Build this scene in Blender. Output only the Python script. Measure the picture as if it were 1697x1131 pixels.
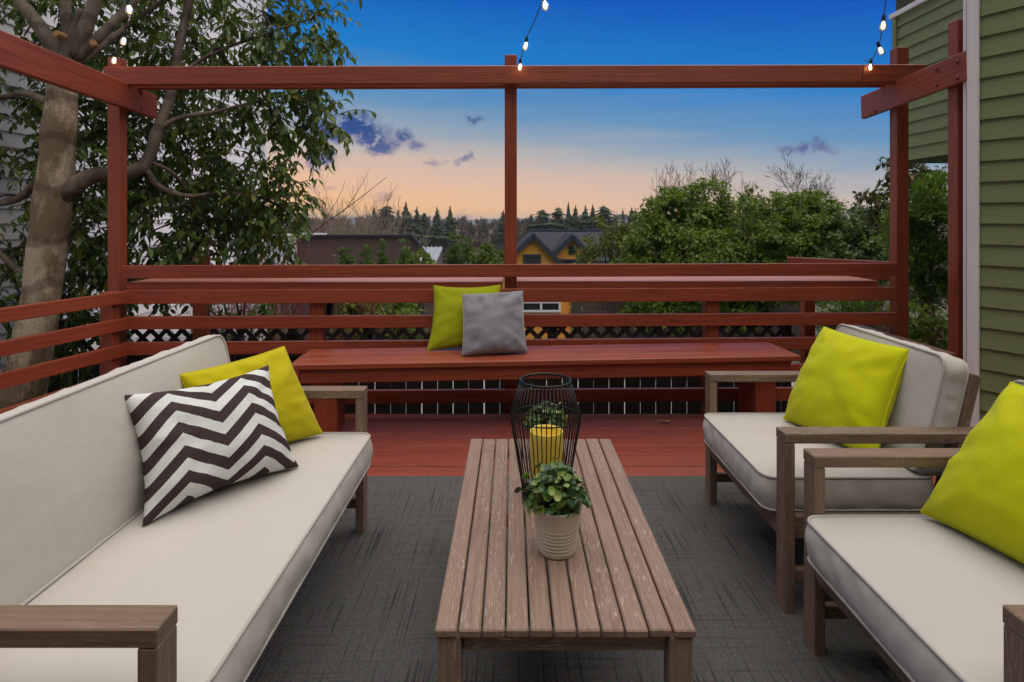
import bpy, bmesh, math, random
import numpy as np
from mathutils import Vector, Matrix, noise
PI = math.pi
R = math.radians
rnd = random.Random(7)
rng = np.random.default_rng(7)
scene = bpy.context.scene
for o in list(bpy.data.objects): bpy.data.objects.remove(o)
COL = scene.collection

# ------------------------------------------------------------------ camera
CAM_H = 1.37
F, CX, CY = 980.0, 848.5, 364.0           # survey of the photograph: focal length and vanishing point in pixels
cam_d = bpy.data.cameras.new('camera'); cam = bpy.data.objects.new('camera', cam_d); COL.objects.link(cam)
cam.location = (0, 0, CAM_H); cam.rotation_euler = (PI/2, 0, 0)
cam_d.sensor_width = 36; cam_d.lens = F/1697*36; cam_d.shift_y = -(565.5-CY)/1697
cam_d.clip_start = 0.05; cam_d.clip_end = 60000
scene.camera = cam
scene.render.engine = 'CYCLES'

# ------------------------------------------------------------------ node helpers
def nd(nt, typ, ins=None, **kw):
    n = nt.nodes.new(typ)
    for k, v in kw.items(): setattr(n, k, v)
    if ins:
        for k, v in ins.items():
            s = n.inputs[k]
            if isinstance(v, bpy.types.NodeSocket): nt.links.new(v, s)
            else:
                if isinstance(v, (tuple, list)) and len(v) == 3 and s.type == 'RGBA': v = (*v, 1)
                s.default_value = v
    return n
def mth(nt, op, a, b=0.0, c=0.0, clamp=False):
    n = nd(nt, 'ShaderNodeMath', operation=op, use_clamp=clamp)
    for i, v in enumerate((a, b, c)):
        if isinstance(v, bpy.types.NodeSocket): nt.links.new(v, n.inputs[i])
        else: n.inputs[i].default_value = v
    return n.outputs[0]
def ramp(nt, fac, stops, interp='LINEAR'):
    n = nt.nodes.new('ShaderNodeValToRGB'); nt.links.new(fac, n.inputs[0])
    cr = n.color_ramp; cr.interpolation = interp
    while len(cr.elements) < len(stops): cr.elements.new(0.5)
    for e, (p, c) in zip(cr.elements, stops):
        e.position = p; e.color = (*c, 1) if len(c) == 3 else c
    return n.outputs[0]
def mixc(nt, fac, a, b, mode='MIX'):
    n = nt.nodes.new('ShaderNodeMix'); n.data_type = 'RGBA'; n.blend_type = mode
    for s, v in ((n.inputs[0], fac), (n.inputs[6], a), (n.inputs[7], b)):
        if isinstance(v, bpy.types.NodeSocket): nt.links.new(v, s)
        else: s.default_value = (*v, 1) if isinstance(v, (tuple, list)) and len(v) == 3 else v
    return n.outputs[2]
def noise_tex(nt, vec, scale, detail=3, rough=.55, **kw):
    return nd(nt, 'ShaderNodeTexNoise', {'Vector': vec, 'Scale': scale, 'Detail': detail, 'Roughness': rough, **kw}).outputs[0]
def mapping(nt, vec, scale=(1, 1, 1), loc=(0, 0, 0), rot=(0, 0, 0)):
    return nd(nt, 'ShaderNodeMapping', {'Vector': vec, 'Scale': scale, 'Location': loc, 'Rotation': rot}).outputs[0]
def bump(nt, h, strength=.3, dist=.01):
    return nd(nt, 'ShaderNodeBump', {'Height': h, 'Strength': strength, 'Distance': dist}).outputs[0]
def newmat(name):
    m = bpy.data.materials.new(name); m.use_nodes = True
    return m, m.node_tree, m.node_tree.nodes['Principled BSDF']
def objco(nt, jitter=True):
    tc = nd(nt, 'ShaderNodeTexCoord').outputs['Object']
    if not jitter: return tc, None
    oi = nd(nt, 'ShaderNodeObjectInfo').outputs['Random']
    off = nd(nt, 'ShaderNodeCombineXYZ', {'X': mth(nt, 'MULTIPLY', oi, 37.0), 'Y': mth(nt, 'MULTIPLY', oi, 91.0), 'Z': mth(nt, 'MULTIPLY', oi, 53.0)}).outputs[0]
    return nd(nt, 'ShaderNodeVectorMath', {0: tc, 1: off}, operation='ADD').outputs[0], oi

# ------------------------------------------------------------------ world: dusk sky
world = bpy.data.worlds.new('World'); scene.world = world; world.use_nodes = True
wt = world.node_tree; wt.nodes.clear()
d_ = nd(wt, 'ShaderNodeTexCoord').outputs['Generated']
dirn = nd(wt, 'ShaderNodeVectorMath', {0: d_}, operation='NORMALIZE').outputs[0]
sx = nd(wt, 'ShaderNodeSeparateXYZ', {0: dirn}).outputs
e = mth(wt, 'ADD', sx[2], mth(wt, 'ADD', mth(wt, 'MULTIPLY', sx[0], .095), mth(wt, 'MULTIPLY', mth(wt, 'SUBTRACT', 1.0, sx[1]), .10)))
streak = noise_tex(wt, mapping(wt, dirn, (2.2, 2.2, 26)), 1.6, 4, .55)
e = mth(wt, 'ADD', e, mth(wt, 'MULTIPLY', mth(wt, 'SUBTRACT', streak, .5), .045))
sky = ramp(wt, e, [(0.0, (.93, .52, .24)), (.025, (.87, .52, .30)), (.060, (.74, .50, .38)), (.095, (.56, .47, .43)), (.130, (.35, .40, .46)),
                   (.180, (.13, .29, .50)), (.262, (.008, .20, .58)), (.37, (.002, .095, .50)), (.52, (.15, .22, .46)), (.75, (.46, .46, .48)), (1.0, (.56, .53, .50))])
# small dusk clouds, set in the directions where they float
warp = nd(wt, 'ShaderNodeTexNoise', {'Vector': dirn, 'Scale': 26.0, 'Detail': 4.0, 'Roughness': .6})
wv = nd(wt, 'ShaderNodeVectorMath', {0: warp.outputs['Color'], 1: (.5, .5, .5)}, operation='SUBTRACT').outputs[0]
wv = nd(wt, 'ShaderNodeVectorMath', {0: wv, 'Scale': .055}, operation='SCALE').outputs[0]
wd = nd(wt, 'ShaderNodeVectorMath', {0: dirn, 1: wv}, operation='ADD').outputs[0]
clouds = None
for (px, py, rx, ry, wgt) in [(572, 214, 62, 22, 1), (602, 228, 40, 14, 1), (536, 262, 30, 15, 1), (628, 240, 28, 13, .9), (668, 226, 15, 15, .85), (690, 244, 20, 8, .6), (723, 268, 14, 5, .5),
                              (768, 264, 14, 5, .6), (787, 194, 15, 6, .7), (1330, 244, 34, 8, .8), (1362, 249, 14, 6, .7), (632, 326, 26, 9, .4), (535, 312, 14, 6, .4), (765, 358, 22, 5, .5)]:
    v = Vector(((px-CX)/F, 1, (CY-py)/F)); L = v.length; v.normalize()
    df = nd(wt, 'ShaderNodeVectorMath', {0: wd, 1: tuple(v)}, operation='SUBTRACT').outputs[0]
    df = nd(wt, 'ShaderNodeVectorMath', {0: df, 1: (F*L/rx, F*L/rx, F*L/ry)}, operation='MULTIPLY').outputs[0]
    ln = nd(wt, 'ShaderNodeVectorMath', {0: df}, operation='LENGTH').outputs['Value']
    c = mth(wt, 'MULTIPLY', mth(wt, 'SUBTRACT', 1.5, ln, clamp=True), wgt)
    clouds = c if clouds is None else mth(wt, 'MAXIMUM', clouds, c)
fine = noise_tex(wt, dirn, 55.0, 5, .65)
cm = mth(wt, 'MULTIPLY', clouds, mth(wt, 'MULTIPLY_ADD', fine, 5.5, -1.9, clamp=True))
cm = mth(wt, 'MULTIPLY', cm, 1.25, clamp=True)
ccol = ramp(wt, sx[2], [(0.0, (.42, .26, .26)), (.09, (.16, .17, .33)), (.14, (.028, .075, .26))])
sky = mixc(wt, cm, sky, ccol)
bg = nd(wt, 'ShaderNodeBackground', {'Color': sky, 'Strength': .465})
wt.links.new(bg.outputs[0], nd(wt, 'ShaderNodeOutputWorld').inputs[0])

# one soft sun behind thin cloud, high up over the garden
sun_d = bpy.data.lights.new('sun', 'SUN'); sun = bpy.data.objects.new('sun', sun_d); COL.objects.link(sun)
sun_d.energy = 1.5; sun_d.angle = R(100); sun_d.color = (1.0, .93, .84)
SUN_TO = Vector((.28, -.05, .95)).normalized()
sun.rotation_euler = SUN_TO.to_track_quat('Z', 'Y').to_euler()
scene.view_settings.view_transform = 'Standard'; scene.view_settings.look = 'None'
scene.view_settings.exposure = 1.12; scene.view_settings.gamma = 1.0
scene.view_settings.use_curve_mapping = False

# ------------------------------------------------------------------ geometry helpers
def at(px, py, Y): return Vector(((px-CX)/F*Y, Y, CAM_H-(py-CY)/F*Y))
def at_z(px, py, z):
    Y = (CAM_H-z)*F/(py-CY); return at(px, py, Y)
WM = {}
def link(o, world_m=None, parent=None):
    COL.objects.link(o); world_m = world_m or Matrix.Identity(4)
    if parent is not None:
        o.parent = parent; o.matrix_basis = WM[parent.name].inverted() @ world_m
    else: o.matrix_basis = world_m
    WM[o.name] = world_m
    return o
def tag(o, label=None, cat=None, group=None, kind=None):
    if label: o['label'] = label
    if cat: o['category'] = cat
    if group: o['group'] = group
    if kind: o['kind'] = kind
    return o
def thing(name, loc, label, cat, group=None, rotz=0.0):
    o = bpy.data.objects.new(name, None); o.empty_display_size = .1
    link(o, Matrix.Translation(Vector(loc)) @ Matrix.Rotation(rotz, 4, 'Z'))
    return tag(o, label, cat, group)
def mesh_of(name, verts, faces, mat, smooth=False, tint=None):
    me = bpy.data.meshes.new(name)
    if isinstance(verts, np.ndarray):
        nv = len(verts); k = faces.shape[1]; nf = len(faces)
        me.vertices.add(nv); me.vertices.foreach_set('co', verts.astype(np.float32).ravel())
        me.loops.add(nf*k); me.loops.foreach_set('vertex_index', faces.astype(np.int32).ravel())
        me.polygons.add(nf); me.polygons.foreach_set('loop_start', (np.arange(nf)*k).astype(np.int32))
        me.update(calc_edges=True)
        if tint is not None:
            a = me.attributes.new('tint', 'FLOAT', 'POINT'); a.data.foreach_set('value', tint.astype(np.float32))
    else:
        me.from_pydata([tuple(v) for v in verts], [], faces); me.update()
    if smooth: me.polygons.foreach_set('use_smooth', np.ones(len(me.polygons), bool))
    if mat: me.materials.append(mat)
    return me
def mobj(name, verts, faces, mat, parent=None, M=None, smooth=False, tint=None):
    return link(bpy.data.objects.new(name, mesh_of(name, verts, faces, mat, smooth, tint)), M, parent)
_bx = {}
def boxmesh(l, w, h, mat, ch):
    key = (round(l, 4), round(w, 4), round(h, 4), mat.name, ch)
    if key in _bx: return _bx[key]
    bm = bmesh.new(); bmesh.ops.create_cube(bm, size=1)
    for v in bm.verts: v.co = Vector((v.co.x*l, v.co.y*w, v.co.z*h))
    if ch > 0: bmesh.ops.bevel(bm, geom=list(bm.edges), offset=min(ch, .3*min(l, w, h)), segments=1, affect='EDGES')
    me = bpy.data.meshes.new('board'); bm.to_mesh(me); bm.free(); me.materials.append(mat)
    _bx[key] = me; return me
def frame(o, x, zh=(0, 0, 1)):
    x = Vector(x).normalized(); zh = Vector(zh); y = zh.cross(x).normalized(); z = x.cross(y)
    m = Matrix((x, y, z)).transposed().to_4x4(); m.translation = o; return m
def board(name, p0, p1, w, h, mat, parent=None, ch=.003, zh=(0, 0, 1), base=None):
    """timber from p0 to p1 (centre line); w across, h along zh"""
    p0, p1 = Vector(p0), Vector(p1)
    M = frame((p0+p1)/2, p1-p0, zh)
    if base is not None: M = base @ M
    return link(bpy.data.objects.new(name, boxmesh((p1-p0).length, w, h, mat, ch)), M, parent)
def prism(name, prof, length, mat, parent=None, M=None):
    n = len(prof); v = [(0, y, z) for y, z in prof]+[(length, y, z) for y, z in prof]
    f = [tuple(range(n))[::-1], tuple(range(n, 2*n))]+[(i, (i+1) % n, n+(i+1) % n, n+i) for i in range(n)]
    return mobj(name, v, f, mat, parent, M)
def tube_geo(pts, rads, sides=8, V=None, Fc=None, cap=True):
    V = [] if V is None else V; Fc = [] if Fc is None else Fc
    pts = [Vector(p) for p in pts]; b = len(V); n = len(pts); ref = Vector((.31, .17, .93))
    t0 = (pts[1]-pts[0]).normalized()
    if abs(t0.dot(ref)) > .95: ref = Vector((1, 0, 0))
    u = t0.cross(ref).normalized()
    for i, p in enumerate(pts):
        t = (pts[min(i+1, n-1)]-pts[max(i-1, 0)]).normalized()
        u = (u-t*u.dot(t)).normalized(); w = t.cross(u); r = rads[i] if hasattr(rads, '__len__') else rads
        for k in range(sides):
            a = 2*PI*k/sides; V.append(p+(u*math.cos(a)+w*math.sin(a))*r)
    for i in range(n-1):
        for k in range(sides):
            k2 = (k+1) % sides; Fc.append((b+i*sides+k, b+i*sides+k2, b+(i+1)*sides+k2, b+(i+1)*sides+k))
    if cap:
        Fc.append(tuple(b+k for k in range(sides))[::-1]); Fc.append(tuple(b+(n-1)*sides+k for k in range(sides)))
    return V, Fc
def loop_tube(pts, r, sides=6):
    V, Fc = [], []; n = len(pts); pts = [Vector(p) for p in pts]
    up = Vector((.013, .021, 1))
    for i, p in enumerate(pts):
        t = (pts[(i+1) % n]-pts[i-1]).normalized(); u = t.cross(up)
        u = u.normalized() if u.length > 1e-5 else Vector((1, 0, 0)); w = t.cross(u)
        for k in range(sides):
            a = 2*PI*k/sides; V.append(p+(u*math.cos(a)+w*math.sin(a))*r)
    for i in range(n):
        j = (i+1) % n
        for k in range(sides):
            k2 = (k+1) % sides; Fc.append((i*sides+k, i*sides+k2, j*sides+k2, j*sides+k))
    return V, Fc
def lathe(prof, n=32, close=False):
    V, Fc = [], []
    for r, z in prof:
        for k in range(n):
            a = 2*PI*k/n; V.append((r*math.cos(a), r*math.sin(a), z))
    for i in range(len(prof)-1):
        for k in range(n):
            k2 = (k+1) % n; Fc.append((i*n+k, i*n+k2, (i+1)*n+k2, (i+1)*n+k))
    if prof[0][0] > 1e-4: Fc.append(tuple(range(n))[::-1])
    if prof[-1][0] > 1e-4: Fc.append(tuple((len(prof)-1)*n+k for k in range(n)))
    return V, Fc
def smooth_path(pts, n=6):
    pts = [Vector(p) for p in pts]; out = []
    for i in range(len(pts)-1):
        p0 = pts[max(i-1, 0)]; p1 = pts[i]; p2 = pts[i+1]; p3 = pts[min(i+2, len(pts)-1)]
        for k in range(n):
            t = k/n
            out.append(.5*((2*p1)+(p2-p0)*t+(2*p0-5*p1+4*p2-p3)*t*t+(3*p1-p0-3*p2+p3)*t**3))
    out.append(pts[-1]); return out
def copy_tree(o, parent=None):
    c = o.copy(); COL.objects.link(c); c.parent = parent
    for ch in o.children: copy_tree(ch, c)
    return c

# ------------------------------------------------------------------ materials
def mat_red(name='red_stained_timber', sky_sheen=0.0):
    m, nt, b = newmat(name); v, oi = objco(nt)
    g = noise_tex(nt, mapping(nt, v, (1.2, 34, 34)), 1.6, 5, .6); big = noise_tex(nt, v, 2.2, 3)
    c = ramp(nt, g, [(.25, (.105, .018, .009)), (.55, (.24, .044, .020)), (.8, (.33, .068, .030))])
    c = mixc(nt, mth(nt, 'MULTIPLY', big, .55), c, (.35, .072, .031))
    knots = nd(nt, 'ShaderNodeTexVoronoi', {'Vector': mapping(nt, v, (1.6, 7, 7)), 'Scale': 1.1}).outputs['Distance']
    c = mixc(nt, ramp(nt, knots, [(.03, (.7, .7, .7)), (.10, (0, 0, 0))]), c, (.07, .014, .011))
    c = mixc(nt, mth(nt, 'MULTIPLY', mth(nt, 'SUBTRACT', oi, .5), .35, clamp=True), c, (.41, .10, .045))
    if sky_sheen: c = mixc(nt, sky_sheen, c, (.62, .30, .25))  # pale pink of reflected sky mixed into the stain colour
    nt.links.new(c, b.inputs['Base Color'])
    nt.links.new(mth(nt, 'MULTIPLY_ADD', g, .3, .26), b.inputs['Roughness'])
    h = noise_tex(nt, mapping(nt, v, (3, 80, 80)), 1.5, 5, .65)
    nt.links.new(bump(nt, h, .6, .005), b.inputs['Normal']); return m
def mat_teak(name, c1, c2, c3, flakes):
    m, nt, b = newmat(name); v, oi = objco(nt)
    g = noise_tex(nt, mapping(nt, v, (3.0, 60, 60)), 1.5, 6, .62)
    c = ramp(nt, g, [(.28, c1), (.52, c2), (.78, c3)])
    big = noise_tex(nt, v, 3.5, 3)
    c = mixc(nt, mth(nt, 'MULTIPLY', big, .5), c, tuple(x*.72 for x in c2))
    fl = noise_tex(nt, mapping(nt, v, (16, 150, 150)), 1.7, 4, .7); area = noise_tex(nt, mapping(nt, v, (1.5, 5, 5)), 2.2, 2)
    fl = mth(nt, 'MULTIPLY', ramp(nt, fl, [(.56, (0, 0, 0)), (.63, (1, 1, 1))]), ramp(nt, area, [(.36, (0, 0, 0)), (.60, (1, 1, 1))]))
    c = mixc(nt, mth(nt, 'MULTIPLY', fl, flakes), c, (.56, .47, .40))
    c = mixc(nt, mth(nt, 'MULTIPLY', oi, .3), c, tuple(x*1.25 for x in c2))
    nt.links.new(c, b.inputs['Base Color']); b.inputs['Roughness'].default_value = .62
    nt.links.new(bump(nt, mth(nt, 'ADD', g, mth(nt, 'MULTIPLY', fl, .3)), .4, .004), b.inputs['Normal']); return m
def mat_fabric(name, col, var=.08, weave=900.0, rough=.9, stain=None, sheen=.08):
    m, nt, b = newmat(name); v, oi = objco(nt)
    big = noise_tex(nt, v, 5.0, 4, .6); c = mixc(nt, big, tuple(x*(1-var) for x in col), tuple(min(1, x*(1+var)) for x in col))
    sp = noise_tex(nt, mapping(nt, v, (260, 260, 260)), 1.0, 2); c = mixc(nt, mth(nt, 'MULTIPLY', sp, .35), c, tuple(x*.78 for x in col))
    if stain:
        s = ramp(nt, noise_tex(nt, v, 2.2, 4, .65), [(.50, (0, 0, 0)), (.75, (1, 1, 1))]); c = mixc(nt, mth(nt, 'MULTIPLY', s, .5), c, stain)
    nt.links.new(c, b.inputs['Base Color']); b.inputs['Roughness'].default_value = rough
    b.inputs['Sheen Weight'].default_value = sheen; b.inputs['Specular IOR Level'].default_value = .2
    wr = noise_tex(nt, v, 14.0, 4, .6)
    fine = noise_tex(nt, mapping(nt, v, (weave, weave, weave)), .6, 2)
    nt.links.new(bump(nt, mth(nt, 'ADD', mth(nt, 'MULTIPLY', wr, 1.0), mth(nt, 'MULTIPLY', fine, .12)), .25, .012), b.inputs['Normal']); return m
def mat_plain(name, col, rough=.6, metal=0.0, var=.12, scale=6.0, bumps=.15, spec=.5):
    m, nt, b = newmat(name); v, oi = objco(nt)
    n = noise_tex(nt, v, scale, 4, .6)
    nt.links.new(mixc(nt, n, tuple(x*(1-var) for x in col), tuple(min(1, x*(1+var)) for x in col)), b.inputs['Base Color'])
    b.inputs['Roughness'].default_value = rough; b.inputs['Metallic'].default_value = metal; b.inputs['Specular IOR Level'].default_value = spec
    if bumps: nt.links.new(bump(nt, noise_tex(nt, v, scale*8, 3), bumps, .005), b.inputs['Normal'])
    return m
def mat_siding(name, col, grain=1.0):
    m, nt, b = newmat(name); v, oi = objco(nt)
    g = noise_tex(nt, mapping(nt, v, (1.5, 40, 40)), 1.7, 6, .65); big = noise_tex(nt, mapping(nt, v, (1, 3, 3)), 2.0, 4)
    c = mixc(nt, g, tuple(x*.80 for x in col), tuple(x*1.15 for x in col))
    c = mixc(nt, mth(nt, 'MULTIPLY', big, .4), c, tuple(x*.72 for x in col))
    c = mixc(nt, mth(nt, 'MULTIPLY', oi, .25), c, tuple(x*1.22 for x in col))
    kn = nd(nt, 'ShaderNodeTexVoronoi', {'Vector': mapping(nt, v, (1.8, 6, 6)), 'Scale': 1.0}).outputs['Distance']
    c = mixc(nt, ramp(nt, kn, [(.02, (.55*grain,)*3), (.07, (0, 0, 0))]), c, tuple(x*.4 for x in col))
    nt.links.new(c, b.inputs['Base Color']); b.inputs['Roughness'].default_value = .7
    nt.links.new(bump(nt, noise_tex(nt, mapping(nt, v, (5, 120, 120)), 1.4, 4, .65), .5*grain, .006), b.inputs['Normal']); return m
def mat_leaf(name, cols, attr=True, trans=.3, rough=.42, spec=.5):
    m, nt, b = newmat(name)
    f = nd(nt, 'ShaderNodeAttribute', attribute_name='tint').outputs['Fac'] if attr else nd(nt, 'ShaderNodeObjectInfo').outputs['Random']
    c = ramp(nt, f, cols); nt.links.new(c, b.inputs['Base Color'])
    b.inputs['Roughness'].default_value = rough; b.inputs['Specular IOR Level'].default_value = spec
    if trans:
        tr = nd(nt, 'ShaderNodeBsdfTranslucent', {'Color': mixc(nt, .5, c, (.16, .22, .02))})
        mx = nd(nt, 'ShaderNodeMixShader', {0: trans}); nt.links.new(b.outputs[0], mx.inputs[1]); nt.links.new(tr.outputs[0], mx.inputs[2])
        nt.links.new(mx.outputs[0], nt.nodes['Material Output'].inputs[0])
    return m
def mat_bark(name, c1, c2, pale=None, scale=9.0):
    m, nt, b = newmat(name); v, oi = objco(nt)
    n = noise_tex(nt, mapping(nt, v, (1, 1, .35)), scale, 6, .65); c = mixc(nt, n, c1, c2)
    if pale:
        p = ramp(nt, noise_tex(nt, mapping(nt, v, (1, 1, .5)), scale*.55, 5, .7), [(.44, (0, 0, 0)), (.58, (1, 1, 1))]); c = mixc(nt, mth(nt, 'MULTIPLY', p, .85), c, pale)
        ring = nd(nt, 'ShaderNodeTexWave', {'Vector': v, 'Scale': .9, 'Distortion': 9.0, 'Detail': 4.0}, bands_direction='Z').outputs['Fac']
        c = mixc(nt, mth(nt, 'MULTIPLY', ramp(nt, ring, [(.86, (0, 0, 0)), (.97, (1, 1, 1))]), .55), c, tuple(x*.5 for x in c1))
    lent = noise_tex(nt, mapping(nt, v, (.35, .35, 2.2)), scale*6, 3, .6); c = mixc(nt, mth(nt, 'MULTIPLY', ramp(nt, lent, [(.60, (0, 0, 0)), (.70, (1, 1, 1))]), .4), c, tuple(x*.5 for x in c1))
    fine = noise_tex(nt, v, scale*11, 5, .7); c = mixc(nt, mth(nt, 'MULTIPLY', fine, .30), c, tuple(x*.7 for x in c1))
    nt.links.new(c, b.inputs['Base Color']); b.inputs['Roughness'].default_value = .7
    nt.links.new(bump(nt, mth(nt, 'ADD', noise_tex(nt, mapping(nt, v, (1, 1, .4)), scale*4, 6, .75), mth(nt, 'MULTIPLY', lent, -.25)), .8, .02), b.inputs['Normal']); return m
def mat_emit(name, col, s):
    m = bpy.data.materials.new(name); m.use_nodes = True; nt = m.node_tree; nt.nodes.clear()
    em = nd(nt, 'ShaderNodeEmission', {'Color': (*col, 1), 'Strength': s}); nt.links.new(em.outputs[0], nd(nt, 'ShaderNodeOutputMaterial').inputs[0]); return m
def mat_thin_glass(name, tint):
    m = bpy.data.materials.new(name); m.use_nodes = True; nt = m.node_tree; nt.nodes.clear()
    t = nd(nt, 'ShaderNodeBsdfTransparent', {'Color': (*tint, 1)}); g = nd(nt, 'ShaderNodeBsdfGlossy', {'Color': (1, 1, 1, 1), 'Roughness': .04})
    lw = nd(nt, 'ShaderNodeLayerWeight', {'Blend': .35}).outputs['Fresnel']
    em = nd(nt, 'ShaderNodeEmission', {'Color': (1, .72, .38, 1), 'Strength': .28}); ad = nd(nt, 'ShaderNodeAddShader', {0: t.outputs[0], 1: em.outputs[0]})
    mx = nd(nt, 'ShaderNodeMixShader', {0: lw, 1: ad.outputs[0], 2: g.outputs[0]})
    nt.links.new(mx.outputs[0], nd(nt, 'ShaderNodeOutputMaterial').inputs[0]); return m

RED = mat_red(); SHEENED = mat_red('sky_sheened_red_timber', .5)  # second red has a sky reflection painted in, for the counter planks
TEAK = mat_teak('weathered_teak', (.100, .060, .040), (.200, .132, .092), (.29, .21, .155), .5)
TABLE = mat_teak('weathered_table_teak', (.140, .082, .060), (.258, .170, .130), (.345, .245, .195), .85)
BROWN = mat_teak('brown_deck_timber', (.10, .05, .028), (.17, .085, .045), (.24, .13, .07), .2)
DARKWOOD = mat_teak('dark_fence_timber', (.012, .008, .007), (.022, .014, .012), (.04, .026, .021), .05)
GREYWOOD = mat_teak('weathered_fence_timber', (.05, .032, .026), (.10, .066, .052), (.16, .11, .09), .3)
CANVAS = mat_fabric('cream_canvas', (.55, .515, .485), .06, stain=(.47, .42, .365))
PIPING = mat_fabric('cream_piping', (.48, .45, .42), .05)
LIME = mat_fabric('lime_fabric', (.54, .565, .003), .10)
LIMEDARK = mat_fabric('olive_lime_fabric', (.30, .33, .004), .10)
MUSTARD = mat_fabric('mustard_linen', (.50, .43, .003), .12)
GREY = mat_fabric('grey_velvet', (.21, .205, .235), .14, sheen=.6, rough=.75)
BLACK = mat_plain('black_wire_metal', (.012, .012, .014), .45, 0.3, bumps=0)
POT = mat_plain('cream_glazed_ceramic', (.58, .50, .42), .35, bumps=.03, var=.05)
SOIL = mat_plain('dark_potting_soil', (.02, .015, .01), .9, scale=60)
CANDLE = mat_plain('yellow_wax', (.88, .66, .10), .45, bumps=.02, var=.04)
CANDLE.node_tree.nodes['Principled BSDF'].inputs['Subsurface Weight'].default_value = .25
CANDLE.node_tree.nodes['Principled BSDF'].inputs['Subsurface Radius'].default_value = (.02, .012, .004)
GREEN = mat_siding('green_painted_siding', (.20, .245, .10))
PALE = mat_siding('pale_lilac_siding', (.90, .85, .87), .3)
TRIM = mat_siding('white_painted_trim', (.86, .83, .81), .5)
STEEL = mat_plain('dull_bolt_steel', (.16, .05, .04), .5, .5)

# ------------------------------------------------------------------ terrain
_ty = [-60, 3, 7, 14, 26, 60, 130, 200, 300, 380, 480, 900, 2500, 60000]
_tz = [-1.1, -1.1, -1.15, -2.3, -4.0, -8, -16.5, -14, -6.5, -2.2, -6, -30, -42, -42]
def ground_z(x, y):
    z = float(np.interp(y, _ty, _tz))
    k = min(1, max(0, (y-120)/200)); z += k*4.0*noise.noise(Vector((x*.008, y*.006, 3.1)))
    z += min(1, max(0, (y-20)/60))*.35*noise.noise(Vector((x*.09, y*.09, .4)))
    return z-max(0, (abs(x)-500)*.004)
xs = np.concatenate([[-3100, -2500, -1800, -1200], np.arange(-700, -60, 20), np.arange(-60, 60, 4), np.arange(60, 701, 20), [1200, 1800, 2500, 3100]])
ys = np.concatenate([[-60, -20, 0, 3], np.arange(5, 30, 2), np.arange(30, 120, 8), np.arange(120, 500, 12), [520, 600, 700, 900, 1300, 2000, 2600, 3350]])
V = [(x, y, ground_z(x, y)) for y in ys for x in xs]; nx = len(xs)
Fc = [(j*nx+i, j*nx+i+1, (j+1)*nx+i+1, (j+1)*nx+i) for j in range(len(ys)-1) for i in range(nx-1)]
m, nt, b = newmat('garden_soil_and_grass'); tc = nd(nt, 'ShaderNodeTexCoord').outputs['Object']
n1 = noise_tex(nt, tc, .35, 5, .6); n2 = noise_tex(nt, tc, 9.0, 4, .6)
c = ramp(nt, n1, [(.36, (.10, .085, .06)), (.48, (.055, .075, .02)), (.62, (.075, .095, .025)), (.75, (.12, .10, .07))])
c = mixc(nt, mth(nt, 'MULTIPLY', n2, .6), c, (.035, .035, .018))
sy = nd(nt, 'ShaderNodeSeparateXYZ', {0: tc}).outputs[1]
c = mixc(nt, ramp(nt, mth(nt, 'DIVIDE', sy, 400.0), [(.10, (0, 0, 0)), (.22, (1, 1, 1))]), c, (.085, .062, .048))
nt.links.new(c, b.inputs['Base Color']); b.inputs['Roughness'].default_value = .95
nt.links.new(bump(nt, n2, .6, .05), b.inputs['Normal'])
tag(mobj('ground', V, Fc, m, smooth=True), kind='structure')
PAVE = mat_plain('pale_concrete', (.30, .29, .28), .85, scale=3)
tag(mobj('path', [(x_, y_, float(np.interp(y_, _ty, _tz))+.02) for y_ in (5.9, 7, 9, 11, 12.5) for x_ in (-4.2, 9)], [(2*i, 2*i+1, 2*i+3, 2*i+2) for i in range(4)], PAVE), kind='structure')
# far mountains, the blue of distant air mixed into their forest colour
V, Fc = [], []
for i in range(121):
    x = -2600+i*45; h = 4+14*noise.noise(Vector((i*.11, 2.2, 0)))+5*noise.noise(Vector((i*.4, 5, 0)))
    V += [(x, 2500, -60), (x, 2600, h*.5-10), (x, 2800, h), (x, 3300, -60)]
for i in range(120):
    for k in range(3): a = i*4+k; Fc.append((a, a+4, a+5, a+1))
tag(mobj('hills', V, Fc, mat_plain('haze_blue_forest', (.035, .065, .085), .95, scale=.004, bumps=0), smooth=True), kind='structure')

# ------------------------------------------------------------------ deck
deck = thing('deck', (0, 1.6, 0), 'red stained board deck', None); deck['kind'] = 'structure'
del deck['label']
y = 4.18
for i in range(36):
    yc = y-.071-i*.15
    if yc < -1.4: break
    a = rnd.uniform(-.0015, .0015)
    board('plank', (-2.95, yc, -.019+a), (2.92, yc, -.019+a), .142, .038, RED, deck, ch=.012 if i == 0 else .002)
for k, xx in enumerate((-2.9, -1.4, 0.1, 1.6, 2.85)):
    board('joist', (xx, -1.3, -.14), (xx, 4.0, -.14), .05, .19, RED, deck)
    board('pier', (xx, 3.9, -1.2), (xx, 3.9, -.24), .1, .1, RED, deck, zh=(0, 1, 0))
board('fascia', (-2.95, 4.125, -.14), (2.92, 4.125, -.14), .035, .19, RED, deck)

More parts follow.
